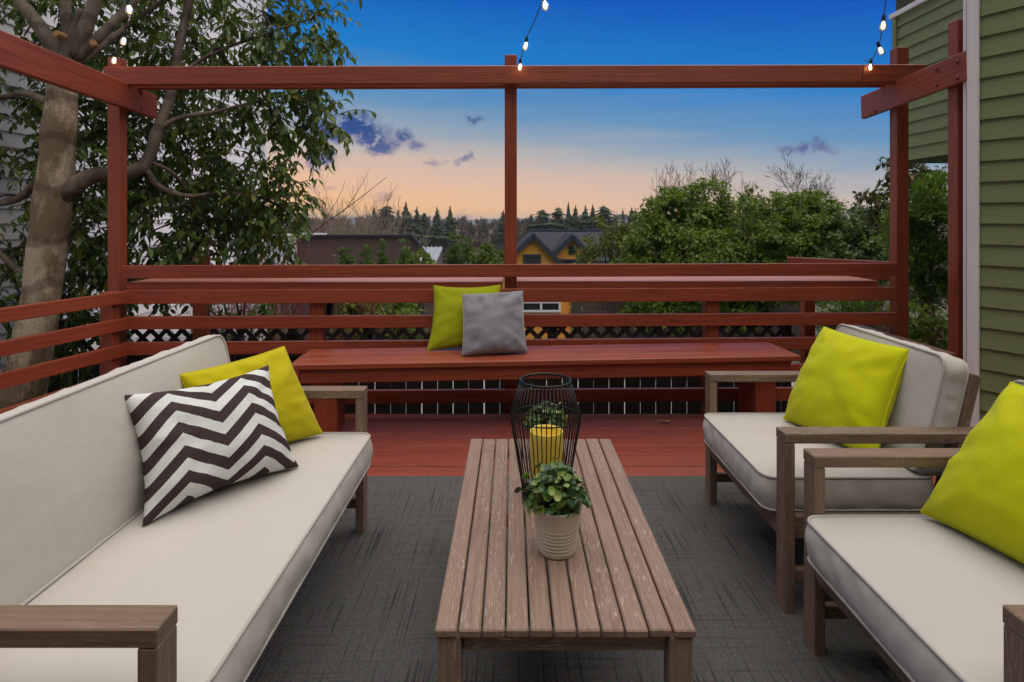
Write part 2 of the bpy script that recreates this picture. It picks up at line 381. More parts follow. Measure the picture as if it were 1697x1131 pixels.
# railing plane at the far side of the deck: Y = 4.30 + .027 X
def on_rail(px, py, off=0.0):
    k = (px-CX)/F; Y = (4.30+off)/(1-.027*k); return at(px, py, Y)
rail = thing('deck_railing', (0, 4.3, -.2), 'long red railing of level boards behind the bench', 'railing')
RD = [(205, 451, 1484, 446.5, .092), (205, 492.5, 1484, 487, .098), (205, 535.5, 1484, 528, .090), (205, 578, 1484, 568, .090), (205, 621, 1484, 612, .09), (205, 660, 1484, 652, .095)]
for (x0, y0, x1, y1, h) in RD:
    board('rail', on_rail(x0, y0), on_rail(x1, y1), .036, h, RED, rail)
for xx in (527, 1177):
    p = on_rail(xx, 500, .066)
    board('post', (p.x, p.y, -.25), (p.x, p.y, .84), .1, .09, RED, rail, zh=(0, 1, 0))

V, Fc = lathe([(0, .0022), (.0035, .0022), (.0055, .0008), (.006, 0)], 8); scr = mesh_of('screw', V, Fc[:-1], STEEL)
for (x0, y0, x1, y1, h) in RD[:4]:
    for px_s in (214, 519, 535, 842, 852, 1170, 1184, 1474):
        f = (px_s-x0)/(x1-x0); p = on_rail(px_s, y0+(y1-y0)*f+rnd.uniform(-3, 3), -.0185)
        link(bpy.data.objects.new('screw', scr), frame(p, (1, 0, 0), (0, -1, 0)), rail)
# bar counter outside the railing; pink sky sheen painted into its plank colour
bar = thing('bar_counter', (0, 4.55, .86), 'narrow red bar counter of level boards outside the far railing', 'counter')
for (xa, xb) in ((-2.76, -.07), (.03, 2.72)):
    for k in range(4):
        yy = 4.385+k*.105
        za, zb = .902, .898
        board('plank', (xa, yy+.027*xa, za), (xb, yy+.027*xb, zb), .099, .034, SHEENED, bar, ch=.004)
    board('apron', (xa, 4.322+.027*xa, .890), (xb, 4.322+.027*xb, .886), .020, .056, RED, bar)
for xx in (-1.42, 1.47):
    p0 = Vector((xx+.03, 4.43+.027*xx, .52)); p1 = Vector((xx+.03, 4.66+.027*xx, .85))
    board('bracket', p0, p1, .04, .06, DARKWOOD, bar)

# pergola
perg = thing('pergola', (0, 4.3, 0), 'red timber pergola of posts and overhead beams around the deck', 'pergola')
def post(px, d, ztop, w=.09, z0=-1.1):
    x = (px-CX)/F*d; return board('post', (x, d, z0), (x, d, ztop), w, w, RED, perg, ch=.005, zh=(0, 1, 0))
post(194.5, 4.335, 2.545); post(846.5, 4.40, 2.585); post(1490, 4.46, 2.66)
board('post', (2.905, 3.84, -.3), (2.905, 3.84, 2.66), .09, .09, RED, perg, ch=.005, zh=(0, 1, 0))
xl, xr = -2.93, 3.02
for dy, xo in ((-.068, 0), (.068, .02)):
    prof_a = Vector((xl+xo, 4.36+.012*xl+dy, 2.400)); prof_b = Vector((xr+xo, 4.36+.012*xr+dy, 2.435))
    if dy < 0:
        q1 = prof_a.lerp(prof_b, .9205); q2 = prof_a.lerp(prof_b, .9212)
        board('cross_beam', prof_a, q1, .045, .132, RED, perg, ch=.006); board('cross_beam', q2, prof_b, .045, .132, RED, perg, ch=.006)
    else: board('cross_beam', prof_a, prof_b, .045, .132, RED, perg, ch=.006)
board('side_beam', (-2.815, 4.66, 2.255), (-2.57, 2.2, 2.255), .042, .185, RED, perg, ch=.006)
board('post', (-2.63, 2.25, -1.1), (-2.63, 2.25, 2.4), .09, .09, RED, perg, ch=.005, zh=(0, 1, 0))
board('side_beam', (2.815, 4.74, 2.265), (2.825, 3.66, 2.325), .042, .185, RED, perg, ch=.006)
def bolt(p, axis):
    V, Fc = lathe([(.011, 0), (.011, .006), (.006, .011), (0, .012)], 10)
    mobj('bolt', V, Fc, STEEL, perg, frame(p, Vector(axis).cross((0, 0, 1)) if abs(axis[2]) < .9 else (1, 0, 0), axis), True)
for (yy, zz) in ((4.55, 2.20), (3.90, 2.36), (3.90, 2.255), (3.72, 2.36), (3.72, 2.26)): bolt(Vector((2.7965-.002+(4.74-yy)*.0093, yy, zz)), (-1, 0, 0))
for (yy, zz) in ((4.42, 2.20), (4.42, 2.315), (3.0, 2.2)): bolt(Vector((-2.794+(4.66-yy)*.0995, yy, zz)), (1, 0, 0))

# left side railing
srail = thing('deck_railing', (-2.85, 3.6, -.2), 'red side railing of sloping boards behind the sofa by the tree trunk', 'railing')
for (ya, yb, h) in ((493, 523.5, .085), (537, 579, .088), (579.5, 632.5, .09), (622, 692, .085)):
    A = at(207, ya, 4.215); B = at(0, yb, 3.42); B = A+(B-A)*2.6
    board('rail', A, B, .036, h, RED, srail)
for t in (.05, 1.05, 2.3):
    A = at(207, 500, 4.215); B = at(0, 530, 3.42); q = A+(B-A)*t
    board('post', (q.x-.068, q.y, -.3), (q.x-.068, q.y, .86), .09, .09, RED, srail, zh=(0, 1, 0))

# outlying posts and angled board
cpost = tag(board('corner_post', at(334, 430, 5.0)*1+Vector((0, 0, -1.6)), at(334, 425, 5.0), .105, .1, RED, ch=.006, zh=(0, 1, 0)),
            'short red square post standing beyond the railing near the left corner', 'post')
ang = thing('angled_rail', (2.6, 4.8, .9), 'red board set at an angle behind the right end of the counter', 'rail')
board('board', at(1305, 440.5, 5.1), at(1485, 450, 4.62), .04, .15, RED, ang)
board('post', at(1338, 440, 5.10)+Vector((0, 0, -2)), at(1338, 452, 5.10), .09, .09, RED, ang, zh=(0, 1, 0))
low = thing('low_wall', (2.74, 4.5, 0), 'low brown timber wall with flat cap under the right pergola posts', 'wall')
board('cap', (2.735, 3.70, .515), (2.735, 5.25, .515), .085, .036, BROWN, low)
for k in range(3): board('plank', (2.735, 4.46, .475-.06-k*.125), (2.735, 5.2, .475-.06-k*.125), .03, .118, BROWN, low)
for k in range(5): board('plank', (2.735, 3.72, .435-.06-k*.1), (2.735, 4.20, .435-.06-k*.1), .03, .094, BROWN, low)

# ------------------------------------------------------------------ bench
bench = thing('bench', (.26, 3.95, 0), 'long red wooden bench along the far railing', 'bench')
bu = Vector((3.264, .24, 0)).normalized(); bn = Vector((-bu.y, bu.x, 0)); bo = Vector((-1.368, 3.62, 0)); BL = 3.27
for k in range(3):
    w = .142; c0 = bo+bn*(.071+k*.1465)+bu*(.004*k)+Vector((0, 0, .4625))
    board('seat_plank', c0+bu*(.0+.01*rnd.random()), c0+bu*(BL-.01*rnd.random()), w, .036, RED, bench, ch=.005)
board('apron', bo+bn*.045+bu*.06+Vector((0, 0, .399)), bo+bn*.045+bu*(BL-.06)+Vector((0, 0, .399)), .038, .088, RED, bench)
board('apron', bo+bn*.39+bu*.06+Vector((0, 0, .399)), bo+bn*.39+bu*(BL-.06)+Vector((0, 0, .399)), .038, .088, RED, bench)
for s in (.06, BL-.06): board('end_apron', bo+bn*.066+bu*s+Vector((0, 0, .398)), bo+bn*.368+bu*s+Vector((0, 0, .398)), .036, .086, RED, bench)
for s in (.20, BL-.20):
    c0 = bo+bn*.215+bu*s; board('leg', c0+Vector((0, 0, .0)), c0+Vector((0, 0, .443)), .14, .26, RED, bench, ch=.006, zh=bn)

# ------------------------------------------------------------------ soft goods
def rrect(a, b, r, n=112):
    """points of a rounded rectangle, evenly spaced"""
    segs = [(a-r, -b+r, -PI/2), (a-r, b-r, 0), (-a+r, b-r, PI/2), (-a+r, -b+r, PI)]
    poly = []
    for cx, cy, a0 in segs:
        for k in range(9): t = a0+PI/2*k/8; poly.append((cx+r*math.cos(t), cy+r*math.sin(t)))
    poly.append(poly[0]); P = np.array(poly); L = np.concatenate([[0], np.cumsum(np.hypot(*np.diff(P, axis=0).T))])
    s = np.linspace(0, L[-1], n, endpoint=False)
    return np.stack([np.interp(s, L, P[:, 0]), np.interp(s, L, P[:, 1])], 1)
def cushion(name, M, a, b, c, parent, puff=.02, bulge=.012, seed=0, wrinkle=.003, mat=None):
    """boxed cushion, half sizes a,b,c, welted along both edges"""
    n = 144; out = rrect(a, b, min(.045, a*.3), n); V, Fc = [], []
    def surf(x, y):
        w = noise.noise(Vector((x*4+seed, y*4, seed*.7)))*.011+noise.noise(Vector((x*16+seed, y*16, 3)))*.0016
        k = (1-min(1, abs(x/a))**3)*(1-min(1, abs(y/b))**3)
        return puff*k**.8+w*k
    rows = []; breaks = set()
    ts = [0.02, .15, .3, .45, .6, .72, .82, .9, .955, .985, 1.0]
    for t in ts: rows.append([(p[0]*t, p[1]*t, c+surf(p[0]*t, p[1]*t)) for p in out])
    side = 8; breaks.add(len(rows)-1)
    for i in range(0, side+1):
        f = i/side; row = []
        for j, p in enumerate(out):
            nrm = Vector((p[0]/a**2*abs(p[0]/a)**4, p[1]/b**2*abs(p[1]/b)**4, 0)); nrm = nrm.normalized() if nrm.length > 1e-9 else Vector((0, 0, 0))
            q = Vector((p[0], p[1], 0))
            ripple = wrinkle*(noise.noise(Vector((p[0]*24+seed, p[1]*24, f*1.6)))+.6*noise.noise(Vector((p[0]*55+seed, p[1]*55, f*1.2))))*math.sin(PI*f)**.6*2.6
            q += nrm*(bulge*math.sin(PI*f)**.8+ripple); row.append((q.x, q.y, c-2*c*f))
        rows.append(row)
    breaks.add(len(rows)-1)
    for t in ts[::-1]: rows.append([(p[0]*t, p[1]*t, -c-surf(p[0]*t, p[1]*t)*.3) for p in out])
    for r_ in rows: V += r_
    for i in range(len(rows)-1):
        if i in breaks: continue
        for j in range(n): j2 = (j+1) % n; Fc.append((i*n+j, (i+1)*n+j, (i+1)*n+j2, i*n+j2))
    Fc.append(tuple(range(n))); Fc.append(tuple(range((len(rows)-1)*n, len(rows)*n))[::-1])
    o = mobj(name, V, Fc, mat or CANVAS, parent, M, True)
    for zz in (c, -c):
        pv, pf = loop_tube([(p[0]*1.003, p[1]*1.003, zz+.001) for p in out], .0052, 6); mobj('piping', pv, pf, PIPING, o, M, True)
    return o
def pillow(name, corners, T, mat, label, seed=0, pinch=.07, welt=None, power=.42, group=None, backmat=None, wr=1.0):
    """knife-edged throw pillow spanning four corners (bl, br, tr, tl)"""
    bl, br, tr, tl = [Vector(c) for c in corners]; n = 34
    cen = (bl+br+tr+tl)/4; X = ((br+tr)-(bl+tl)).normalized(); Yv = ((tl+tr)-(bl+br)); Z = X.cross(Yv).normalized(); Yv = Z.cross(X)
    M = Matrix((X, Yv, Z)).transposed().to_4x4(); M.translation = cen; Mi = M.inverted()
    c_ = [Mi @ p for p in (bl, br, tr, tl)]
    def base(u, v):
        uu = u*(1-pinch*(1-v*v)*abs(u)**2); vv = v*(1-pinch*(1-u*u)*abs(v)**2)
        s, t = (uu+1)/2, (vv+1)/2
        return c_[0]*(1-s)*(1-t)+c_[1]*s*(1-t)+c_[2]*s*t+c_[3]*(1-s)*t
    V, Fc, uv = [], [], []
    g = [math.sin(PI/2*(2*i/n-1)) for i in range(n+1)]
    for side in (1, -1):
        b0 = len(V)
        for j in range(n+1):
            for i in range(n+1):
                u, v = g[i], g[j]; k = max(0, (1-u*u)*(1-v*v)); h = T*k**power
                edge = max(abs(u), abs(v)); ang = math.atan2(v, u)
                crease = (.013*noise.noise(Vector((u*2.2+seed, v*2.2, side*3.0)))+.005*noise.noise(Vector((u*6+seed, v*6, side*3.0)))+.015*noise.noise(Vector((math.cos(ang)*5+seed, math.sin(ang)*5, edge*1.2)))*edge)*min(1, k*5)*wr
                sag = -.010*(v)*k
                p = base(u, v); p = p+Vector((0, 0, side*(h+crease+sag)))
                if edge > .999: p = p+Vector((0, 0, .006*noise.noise(Vector((u*3+seed, v*3, 9)))))
                V.append(p); uv.append(((u+1)/2, (v+1)/2))
        for j in range(n):
            for i in range(n):
                a = b0+j*(n+1)+i; q = (a, a+1, a+n+2, a+n+1); Fc.append(q if side > 0 else q[::-1])
    me = mesh_of(name, V, Fc, mat, True); ul = me.uv_layers.new(name='UVMap')
    for lp in me.loops: ul.data[lp.index].uv = uv[lp.vertex_index]
    bm = bmesh.new(); bm.from_mesh(me); bmesh.ops.remove_doubles(bm, verts=list(bm.verts), dist=.0004); bm.to_mesh(me); bm.free()
    me.polygons.foreach_set('use_smooth', np.ones(len(me.polygons), bool))
    o = link(bpy.data.objects.new(name, me), M); tag(o, label, 'pillow', group)
    if welt:
        ring = [base(g[i], -1) for i in range(n)]+[base(1, g[i]) for i in range(n)]+[base(g[n-i], 1) for i in range(n)]+[base(-1, g[n-i]) for i in range(n)]
        ring = [p+Vector((0, 0, .006*noise.noise(Vector((q[0]*3+seed, q[1]*3, 9))))) for p, q in zip(ring, [(g[i], -1) for i in range(n)]+[(1, g[i]) for i in range(n)]+[(g[n-i], 1) for i in range(n)]+[(-1, g[n-i]) for i in range(n)])]
        pv, pf = loop_tube_any(ring, .0048); mobj('piping', pv, pf, welt, o, M, True)
    return o
def loop_tube_any(pts, r, sides=6):
    V, Fc = [], []; n = len(pts); up = Vector((0, 0, 1))
    for i, p in enumerate(pts):
        t = (pts[(i+1) % n]-pts[i-1]); t = t.normalized() if t.length > 1e-6 else Vector((1, 0, 0))
        u = t.cross(up).normalized(); w = t.cross(u)
        for k in range(sides): a = 2*PI*k/sides; V.append(p+(u*math.cos(a)+w*math.sin(a))*r)
    for i in range(n):
        j = (i+1) % n
        for k in range(sides): k2 = (k+1) % sides; Fc.append((i*sides+k, i*sides+k2, j*sides+k2, j*sides+k))
    return V, Fc

# ------------------------------------------------------------------ seating (local: front at x=0, back +x, width along y)
def seating(name, loc, rotz, W, label, cat, group, seed):
    t = thing(name, loc, label, cat, group, rotz); B = WM[t.name]
    def bd(nm, p0, p1, w, h, zh=(0, 0, 1)): return board(nm, p0, p1, w, h, TEAK, t, ch=.003, zh=zh, base=B)
    lw, lt = .07, .036
    for y in (lw/2, W-lw/2):
        bd('arm', (0, y, .614), (.725, y, .614), lw, .036)
        bd('leg', (lt/2+.001, y, .0), (lt/2+.001, y, .5955), lt, lw-.002, zh=(0, 1, 0))
        bd('leg', (.625, y, .0), (.625, y, .5955), .05, lw-.002, zh=(0, 1, 0))
        bd('side_rail', (lt+.002, y, .298), (.599, y, .298), .03, .078)
        bd('stretcher', (lt+.002, y, .13), (.599, y, .13), .026, .042)
        yi = y+(.058 if y < W/2 else -.058)
        bd('back_stile', (.592, yi, .30), (.717, yi, .815), .04, .045, zh=(1, 0, 0))
    bd('front_rail', (lt/2+.002, lw, .285), (lt/2+.002, W-lw, .285), .032, .075)
    bd('back_rail', (.625, lw, .285), (.625, W-lw, .285), .03, .07)
    for k in range(3):
        z = .45+.155*k; x = .592+(z-.30)*.2427+.004; bd('back_slat', (x, lw+.035, z), (x, W-lw-.035, z), .018, .06)
    for k in range(5): x = .08+.115*k; bd('seat_slat', (x, lw, .306), (x, W-lw, .306), .07, .018)
    ms = Matrix.Translation(Vector((.272, W/2, .388)))
    cushion('seat_cushion', B @ ms, .307, W/2-.075, .058, t, .022, .012, seed)
    lean = math.atan2(.125, .515); mb = Matrix.Translation(Vector((.604, W/2, .660))) @ Matrix.Rotation(lean, 4, 'Y') @ Matrix.Rotation(PI/2, 4, 'Y').inverted()
    cushion('back_cushion', B @ mb, .212, W/2-.072, .043, t, .020, .010, seed+4)
    return t
CH_L = ['far cream cushioned teak armchair beside the green house, lime pillow on it', 'near cream cushioned teak armchair cut by the right picture edge']
ch1 = seating('armchair', (.94, 2.038, 0), 0, .845, CH_L[0], 'armchair', 'pair of teak armchairs', 1.3)
ch2 = copy_tree(ch1); ch2.location.y = 1.066; ch2['label'] = CH_L[1]
seating('sofa', (-.64, 2.625, 0), PI, 1.56, 'long cream cushioned teak sofa along the left railing', 'sofa', None, 5.7)

# throw pillows
def chevron():
    m, nt, b = newmat('chevron_print'); uv = nd(nt, 'ShaderNodeTexCoord').outputs['UV']; s = nd(nt, 'ShaderNodeSeparateXYZ', {0: uv}).outputs
    tri = mth(nt, 'PINGPONG', mth(nt, 'ADD', s[0], .02), .245)
    w = mth(nt, 'SUBTRACT', s[1], mth(nt, 'MULTIPLY', tri, .86))
    fr = mth(nt, 'FRACT', mth(nt, 'MULTIPLY_ADD', w, 5.1, 4.30))
    v, oi = objco(nt); fib = noise_tex(nt, mapping(nt, v, (300, 300, 300)), 1, 2)
    k = ramp(nt, fr, [(.0, (0, 0, 0)), (.50, (0, 0, 0)), (.515, (1, 1, 1)), (.985, (1, 1, 1)), (1, (0, 0, 0))])
    c = mixc(nt, k, (.032, .014, .016), (.70, .72, .72)); c = mixc(nt, mth(nt, 'MULTIPLY', fib, .18), c, (.25, .24, .25))
    nt.links.new(c, b.inputs['Base Color']); b.inputs['Roughness'].default_value = .85; b.inputs['Specular IOR Level'].default_value = .2
    nt.links.new(bump(nt, noise_tex(nt, v, 14.0, 4), .2, .012), b.inputs['Normal']); return m
pillow('throw_pillow', [(-1.085, 1.735, .468), (-.775, 2.15, .470), (-.935, 2.27, .812), (-1.235, 1.865, .815)], .10, chevron(), 'brown and white chevron pillow on the sofa', 2.1, pinch=.14, wr=1.2)
pillow('throw_pillow', [(-1.10, 2.13, .47), (-.80, 2.49, .472), (-.975, 2.53, .825), (-1.215, 2.165, .80)], .085, MUSTARD, 'mustard yellow linen pillow behind the chevron pillow', 6.4, pinch=.05, welt=MUSTARD)
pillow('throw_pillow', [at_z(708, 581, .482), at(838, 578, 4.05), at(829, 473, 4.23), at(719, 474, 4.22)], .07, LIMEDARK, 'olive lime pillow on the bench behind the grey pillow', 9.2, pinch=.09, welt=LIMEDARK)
pillow('throw_pillow', [at_z(765, 591, .484), at(874, 585, 3.90), at(867, 482, 4.07), at(765, 488, 4.05)], .085, GREY, 'grey velvet pillow leaning on the bench', 3.3, pinch=.05, power=.36, wr=1.5)
pillow('throw_pillow', [(1.225, 2.66, .475), (1.345, 2.20, .475), (1.545, 2.30, .862), (1.44, 2.73, .872)], .10, LIME, 'bright lime pillow with piping on the far armchair', 4.7, pinch=.045, welt=LIME)
pillow('throw_pillow', [(1.255, 1.81, .475), (1.36, 1.35, .475), (1.58, 1.40, .862), (1.52, 1.80, .872)], .105, LIME, 'bright lime pillow on the near armchair at the right edge', 8.8, pinch=.045, welt=LIME)

# ------------------------------------------------------------------ rug
m, nt, b = newmat('charcoal_woven_rug'); v = nd(nt, 'ShaderNodeTexCoord').outputs['Object']
ws = noise_tex(nt, mapping(nt, v, (40, 330, 1)), 1.0, 3, .7); wl = noise_tex(nt, mapping(nt, v, (330, 40, 1)), 1.0, 3, .7)
ln = noise_tex(nt, mapping(nt, v, (150, 2.6, 1)), 1.0, 1, .4); lc = noise_tex(nt, mapping(nt, v, (2.2, 130, 1)), 1.0, 1, .4)
px_ = nd(nt, 'ShaderNodeTexVoronoi', {'Vector': mapping(nt, v, (260, 260, 1)), 'Scale': 1.0}).outputs['Color']
big = noise_tex(nt, v, 2.5, 3)
c = mixc(nt, ws, (.036, .038, .044), (.165, .166, .172)); c = mixc(nt, ramp(nt, wl, [(.35, (0, 0, 0)), (.75, (.8, .8, .8))]), c, (.195, .188, .180))
c = mixc(nt, mth(nt, 'MULTIPLY', big, .35), c, (.12, .105, .088))
c = mixc(nt, mth(nt, 'MULTIPLY', ramp(nt, ln, [(.58, (0, 0, 0)), (.72, (1, 1, 1))]), .70), c, (.010, .012, .020))
c = mixc(nt, mth(nt, 'MULTIPLY', ramp(nt, lc, [(.60, (0, 0, 0)), (.72, (1, 1, 1))]), .45), c, (.028, .03, .038))
c = mixc(nt, .45, c, mixc(nt, 1.0, c, px_, 'MULTIPLY'))
nt.links.new(c, b.inputs['Base Color']); b.inputs['Roughness'].default_value = .95; b.inputs['Specular IOR Level'].default_value = .15
wvx = nd(nt, 'ShaderNodeTexVoronoi', {'Vector': mapping(nt, v, (170, 170, 1)), 'Scale': 1.0}).outputs['Distance']
nt.links.new(bump(nt, wvx, .7, .004), b.inputs['Normal'])
V, Fc = [], []; N = 140
for j, yy in enumerate((.1, 3.137)):
    for i in range(N+1):
        x = -1.75+3.6*i/N; w = (.006*noise.noise(Vector((x*6, 1, 0)))+.003*noise.noise(Vector((x*40, 1, 0)))) if j else 0
        V.append((x, yy+w, .009)); V.append((x, yy+w+(.004 if j else -.004), .0005))
for i in range(N): Fc.append((2*i, 2*i+2, 2*(N+1)+2*i+2, 2*(N+1)+2*i)); Fc.append((2*(N+1)+2*i, 2*(N+1)+2*i+2, 2*(N+1)+2*i+3, 2*(N+1)+2*i+1))
tag(mobj('rug', V, Fc, m), 'charcoal woven outdoor rug under the seating group', 'rug')

# ------------------------------------------------------------------ coffee table
tab = thing('coffee_table', (.124, 1.97, .009), 'weathered slatted teak coffee table in the middle of the rug', 'table')
X0, X1, Y0, Y1, TZ = -.182, .430, 1.37, 2.57, .418
pt = (X1-X0)/11
for i in range(11):
    xc = X0+pt*(i+.5); dz = rnd.uniform(-.0008, .0008)
    board('slat', (xc, Y0+rnd.uniform(0, .003), TZ-.010+dz), (xc, Y1-rnd.uniform(0, .003), TZ-.010+dz), pt-.0042-rnd.uniform(0, .0015), .020, TABLE, tab, ch=.0035)
for x in (X0+.036, X1-.036):
    for yy in (Y0+.034, Y1-.034): board('leg', (x, yy, .009), (x, yy, TZ-.0215), .055, .055, TABLE, tab, zh=(0, 1, 0))
    board('apron', (x, Y0+.062, TZ-.046), (x, Y1-.062, TZ-.046), .024, .046, TABLE, tab)
for yy in (Y0+.04, Y1-.04, (Y0+Y1)/2): board('apron', (X0+.065, yy, TZ-.046), (X1-.065, yy, TZ-.046), .024, .045, TABLE, tab)

# ------------------------------------------------------------------ plants in pots
PL = [mat_leaf('succulent_leaf', [(0, (.022, .065, .028)), (.35, (.045, .12, .035)), (.62, (.095, .19, .035)), (.84, (.20, .29, .05)), (1, (.32, .36, .09))], False, .15, .35)]
def round_leaf(k):
    V = [(0, 0, 0)]; n = 9
    for i in range(n):
        a = 2*PI*i/n; r = 1+.12*math.cos(a*2+k); V.append((r*math.cos(a), .82*r*math.sin(a), .28+.10*math.sin(a*3+k)))
    for i in range(n):
        a = 2*PI*i/n; V.append((.5*math.cos(a), .42*math.sin(a), .07))
    return V, [(0, 1+n+i, 1+n+(i+1) % n) for i in range(n)]+[(1+n+i, 1+i, 1+(i+1) % n, 1+n+(i+1) % n) for i in range(n)]
LM = [mesh_of('leaf', *round_leaf(k), PL[0], True) for k in range(3)]
STEM = mat_plain('plant_stem', (.06, .10, .03), .6)
def potted(loc, s, label, nleaf, seed):
    r = random.Random(seed); t = thing('potted_plant', loc, label, 'plant', 'potted plants on the coffee table'); B = WM[t.name]
    prof = [(0, 0), (.049, 0), (.053, .004)]
    for i in range(40):
        f = i/39; z = .006+.114*f; rr = .0535+.0155*f
        if z < .078: rr += .0013*math.sin(2*PI*z/.0105)
        prof.append((rr, z))
    prof += [(.0712, .126), (.0712, .133), (.069, .135), (.066, .133), (.064, .10)]
    V, Fc = lathe([(a*s, b_*s) for a, b_ in prof], 48); mobj('pot', V, Fc[:-1], POT, t, B, True)
    V, Fc = lathe([(.0, .112*s), (.0655*s, .112*s)], 24); mobj('soil', V, Fc[:-1], SOIL, t, B)
    SV, SF = [], []; c0 = Vector((0, 0, .138*s))
    for i in range(nleaf):
        a = r.random()*2*PI; el = math.asin(r.uniform(-.06, 1)); rad = s*r.uniform(.068, .092)*(1.0 if r.random() < .75 else .75)
        d = Vector((math.cos(a)*math.cos(el), math.sin(a)*math.cos(el), math.sin(el)*1.15)); p = c0+d*rad
        if r.random() < .07: p += d*.022*s
        nz = (d+Vector((r.uniform(-.5, .5), r.uniform(-.5, .5), r.uniform(0, .6)))).normalized()
        M = frame(B @ p, Vector((r.uniform(-1, 1), r.uniform(-1, 1), r.uniform(-.6, .2))), nz) @ Matrix.Scale(s*r.uniform(.0095, .0165), 4)
        link(bpy.data.objects.new('leaf', LM[i % 3]), M, t)
        if i % 3 == 0: tube_geo([c0+Vector((d.x*.02, d.y*.02, -.015))*s, c0+d*rad*.55+Vector((0, 0, .01)), p], .0011, 4, SV, SF)
    st = mobj('stem', SV, SF, STEM, t, B); st['kind'] = 'stuff'
    return t
potted((.129, 1.70, TZ+.001), 1.0, 'leafy green plant in a ribbed cream pot in front of the lantern', 260, 3)
potted((.135, 2.36, TZ+.001), .92, 'leafy green potted plant half hidden behind the black lantern', 190, 11)

# ------------------------------------------------------------------ lantern and candle
lan = thing('lantern', (.115, 2.03, TZ), 'tall black wire lantern on the coffee table', 'lantern'); B = WM[lan.name]
LH = [(.079, .012), (.082, .05), (.1215, .278), (.086, .400)]
V, Fc = lathe([(0, .001), (.080, .001), (.082, .004), (.082, .022), (.078, .022), (.078, .006), (0, .006)], 48); mobj('base', V, Fc, BLACK, lan, B, True)
def ring(nm, r, z, th):
    V, Fc = loop_tube([(r*math.cos(2*PI*k/64), r*math.sin(2*PI*k/64), z) for k in range(64)], th, 8); mobj(nm, V, Fc, BLACK, lan, B, True)
ring('rim', LH[3][0], LH[3][1], .0042); ring('hoop', LH[2][0]-.002, LH[2][1], .0024)
V, Fc = tube_geo(smooth_path([(r, 0, z) for r, z in LH], 4) if False else [(.079, 0, .012), (.0825, 0, .05), (.1195, 0, .268), (.1215, 0, .278), (.1205, 0, .286), (.086, 0, .400)], .0019, 6)
wm = mesh_of('wire', V, Fc, BLACK, True)
for k in range(46): link(bpy.data.objects.new('wire', wm), B @ Matrix.Rotation(2*PI*(k+.3)/46, 4, 'Z'), lan)
can = thing('candle', (.118, 2.03, TZ+.007), 'thick yellow pillar candle inside the black lantern', 'candle'); B = WM[can.name]
prof = [(0, 0), (.054, 0), (.056, .003), (.0565, .19), (.0568, .219), (.0560, .222), (.0515, .2215), (.049, .216), (.047, .190), (.043, .178), (0, .175)]
V, Fc = lathe(prof, 48); mobj('wax', V, Fc, CANDLE, can, B, True)
V, Fc = tube_geo([(0, 0, .174), (.001, 0, .188), (.004, .001, .196)], .0013, 6); mobj('wick', V, Fc, BLACK, can, B)

# fallen leaf
V = []; Fc = []
for i in range(7):
    x = -.035+.07*i/6; w = .019*math.sin(PI*(i+.15)/6.3)
    V += [(x, -w, .010+.004*math.sin(i)), (x, 0, .004), (x, w, .012)]
for i in range(6):
    a = 3*i; Fc += [(a, a+3, a+4, a+1), (a+1, a+4, a+5, a+2)]
tag(mobj('fallen_leaf', V, Fc, mat_plain('yellowing_leaf', (.26, .20, .03), .5, scale=60, var=.5), M=Matrix.Translation(at_z(1103, 701, .002)) @ Matrix.Rotation(.1, 4, 'Z'), smooth=True), 'single yellow fallen leaf on the deck boards', 'leaf')

# ------------------------------------------------------------------ string lights
GLASS = mat_thin_glass('bulb_glass', (1, .97, .9)); GLOW = mat_emit('glowing_filament', (1, .62, .26), 7.0)
bulb_prof = [(.0105, 0), (.0125, -.010), (.0185, -.022), (.0215, -.034), (.0195, -.047), (.0125, -.056), (.004, -.0605), (0, -.061)]
bV, bF = lathe(bulb_prof, 20); bulb_me = mesh_of('bulb', bV, bF[1:] if False else [f for f in bF if len(f) == 4], GLASS, True)
sV, sF = lathe([(0, .034), (.008, .034), (.0095, .028), (.0115, .0), (.0115, -.006), (0, -.006)], 14); sock_me = mesh_of('socket', sV, sF, BLACK, True)
fV, fF = [], []
for s in (-1, 1): tube_geo([(s*.003, 0, -.008), (s*.007, 0, -.026), (s*.005, .002, -.042), (0, .002, -.044)], .0022, 6, fV, fF)
fV, fF = lathe([(.002, -.010), (.006, -.018), (.0078, -.030), (.0055, -.041), (0, -.045)], 12)
fil_me = mesh_of('filament', fV, fF, GLOW, True)
def strand(label, spots, end):
    pts = [at(px, py, d) for px, py, d, _ in spots]
    t = thing('string_light', pts[0], label, 'string lights', 'festoon strands over the deck')
    hang = [p+Vector((0, 0, .045)) for p in pts]
    path = smooth_path([Vector(end)]+hang+[hang[-1]+(hang[-1]-hang[-2])*2.2+Vector((0, 0, .10))], 7)
    V, Fc = tube_geo(path, .0032, 6); mobj('cable', V, Fc, BLACK, t)
    for (p, (_, _, _, tl)) in zip(pts, spots):
        M = Matrix.Translation(p+Vector((0, 0, .030))) @ Matrix.Rotation(tl, 4, 'Y')
        link(bpy.data.objects.new('socket', sock_me), M, t); bo_ = link(bpy.data.objects.new('bulb', bulb_me), M, t); link(bpy.data.objects.new('filament', fil_me), M, bo_)
strand('strand of lit bulbs over the left pergola corner among the leaves', [(190, 101, 4.20, .1), (206, 69, 3.85, .15), (213, 17, 3.45, -.15)], (-2.86, 4.30, 2.53))
strand('strand of lit bulbs hanging from the middle pergola post', [(862, 112, 4.22, .05), (872, 77, 3.85, .15), (901, 10, 3.3, -.25)], (.055, 4.27, 2.53))
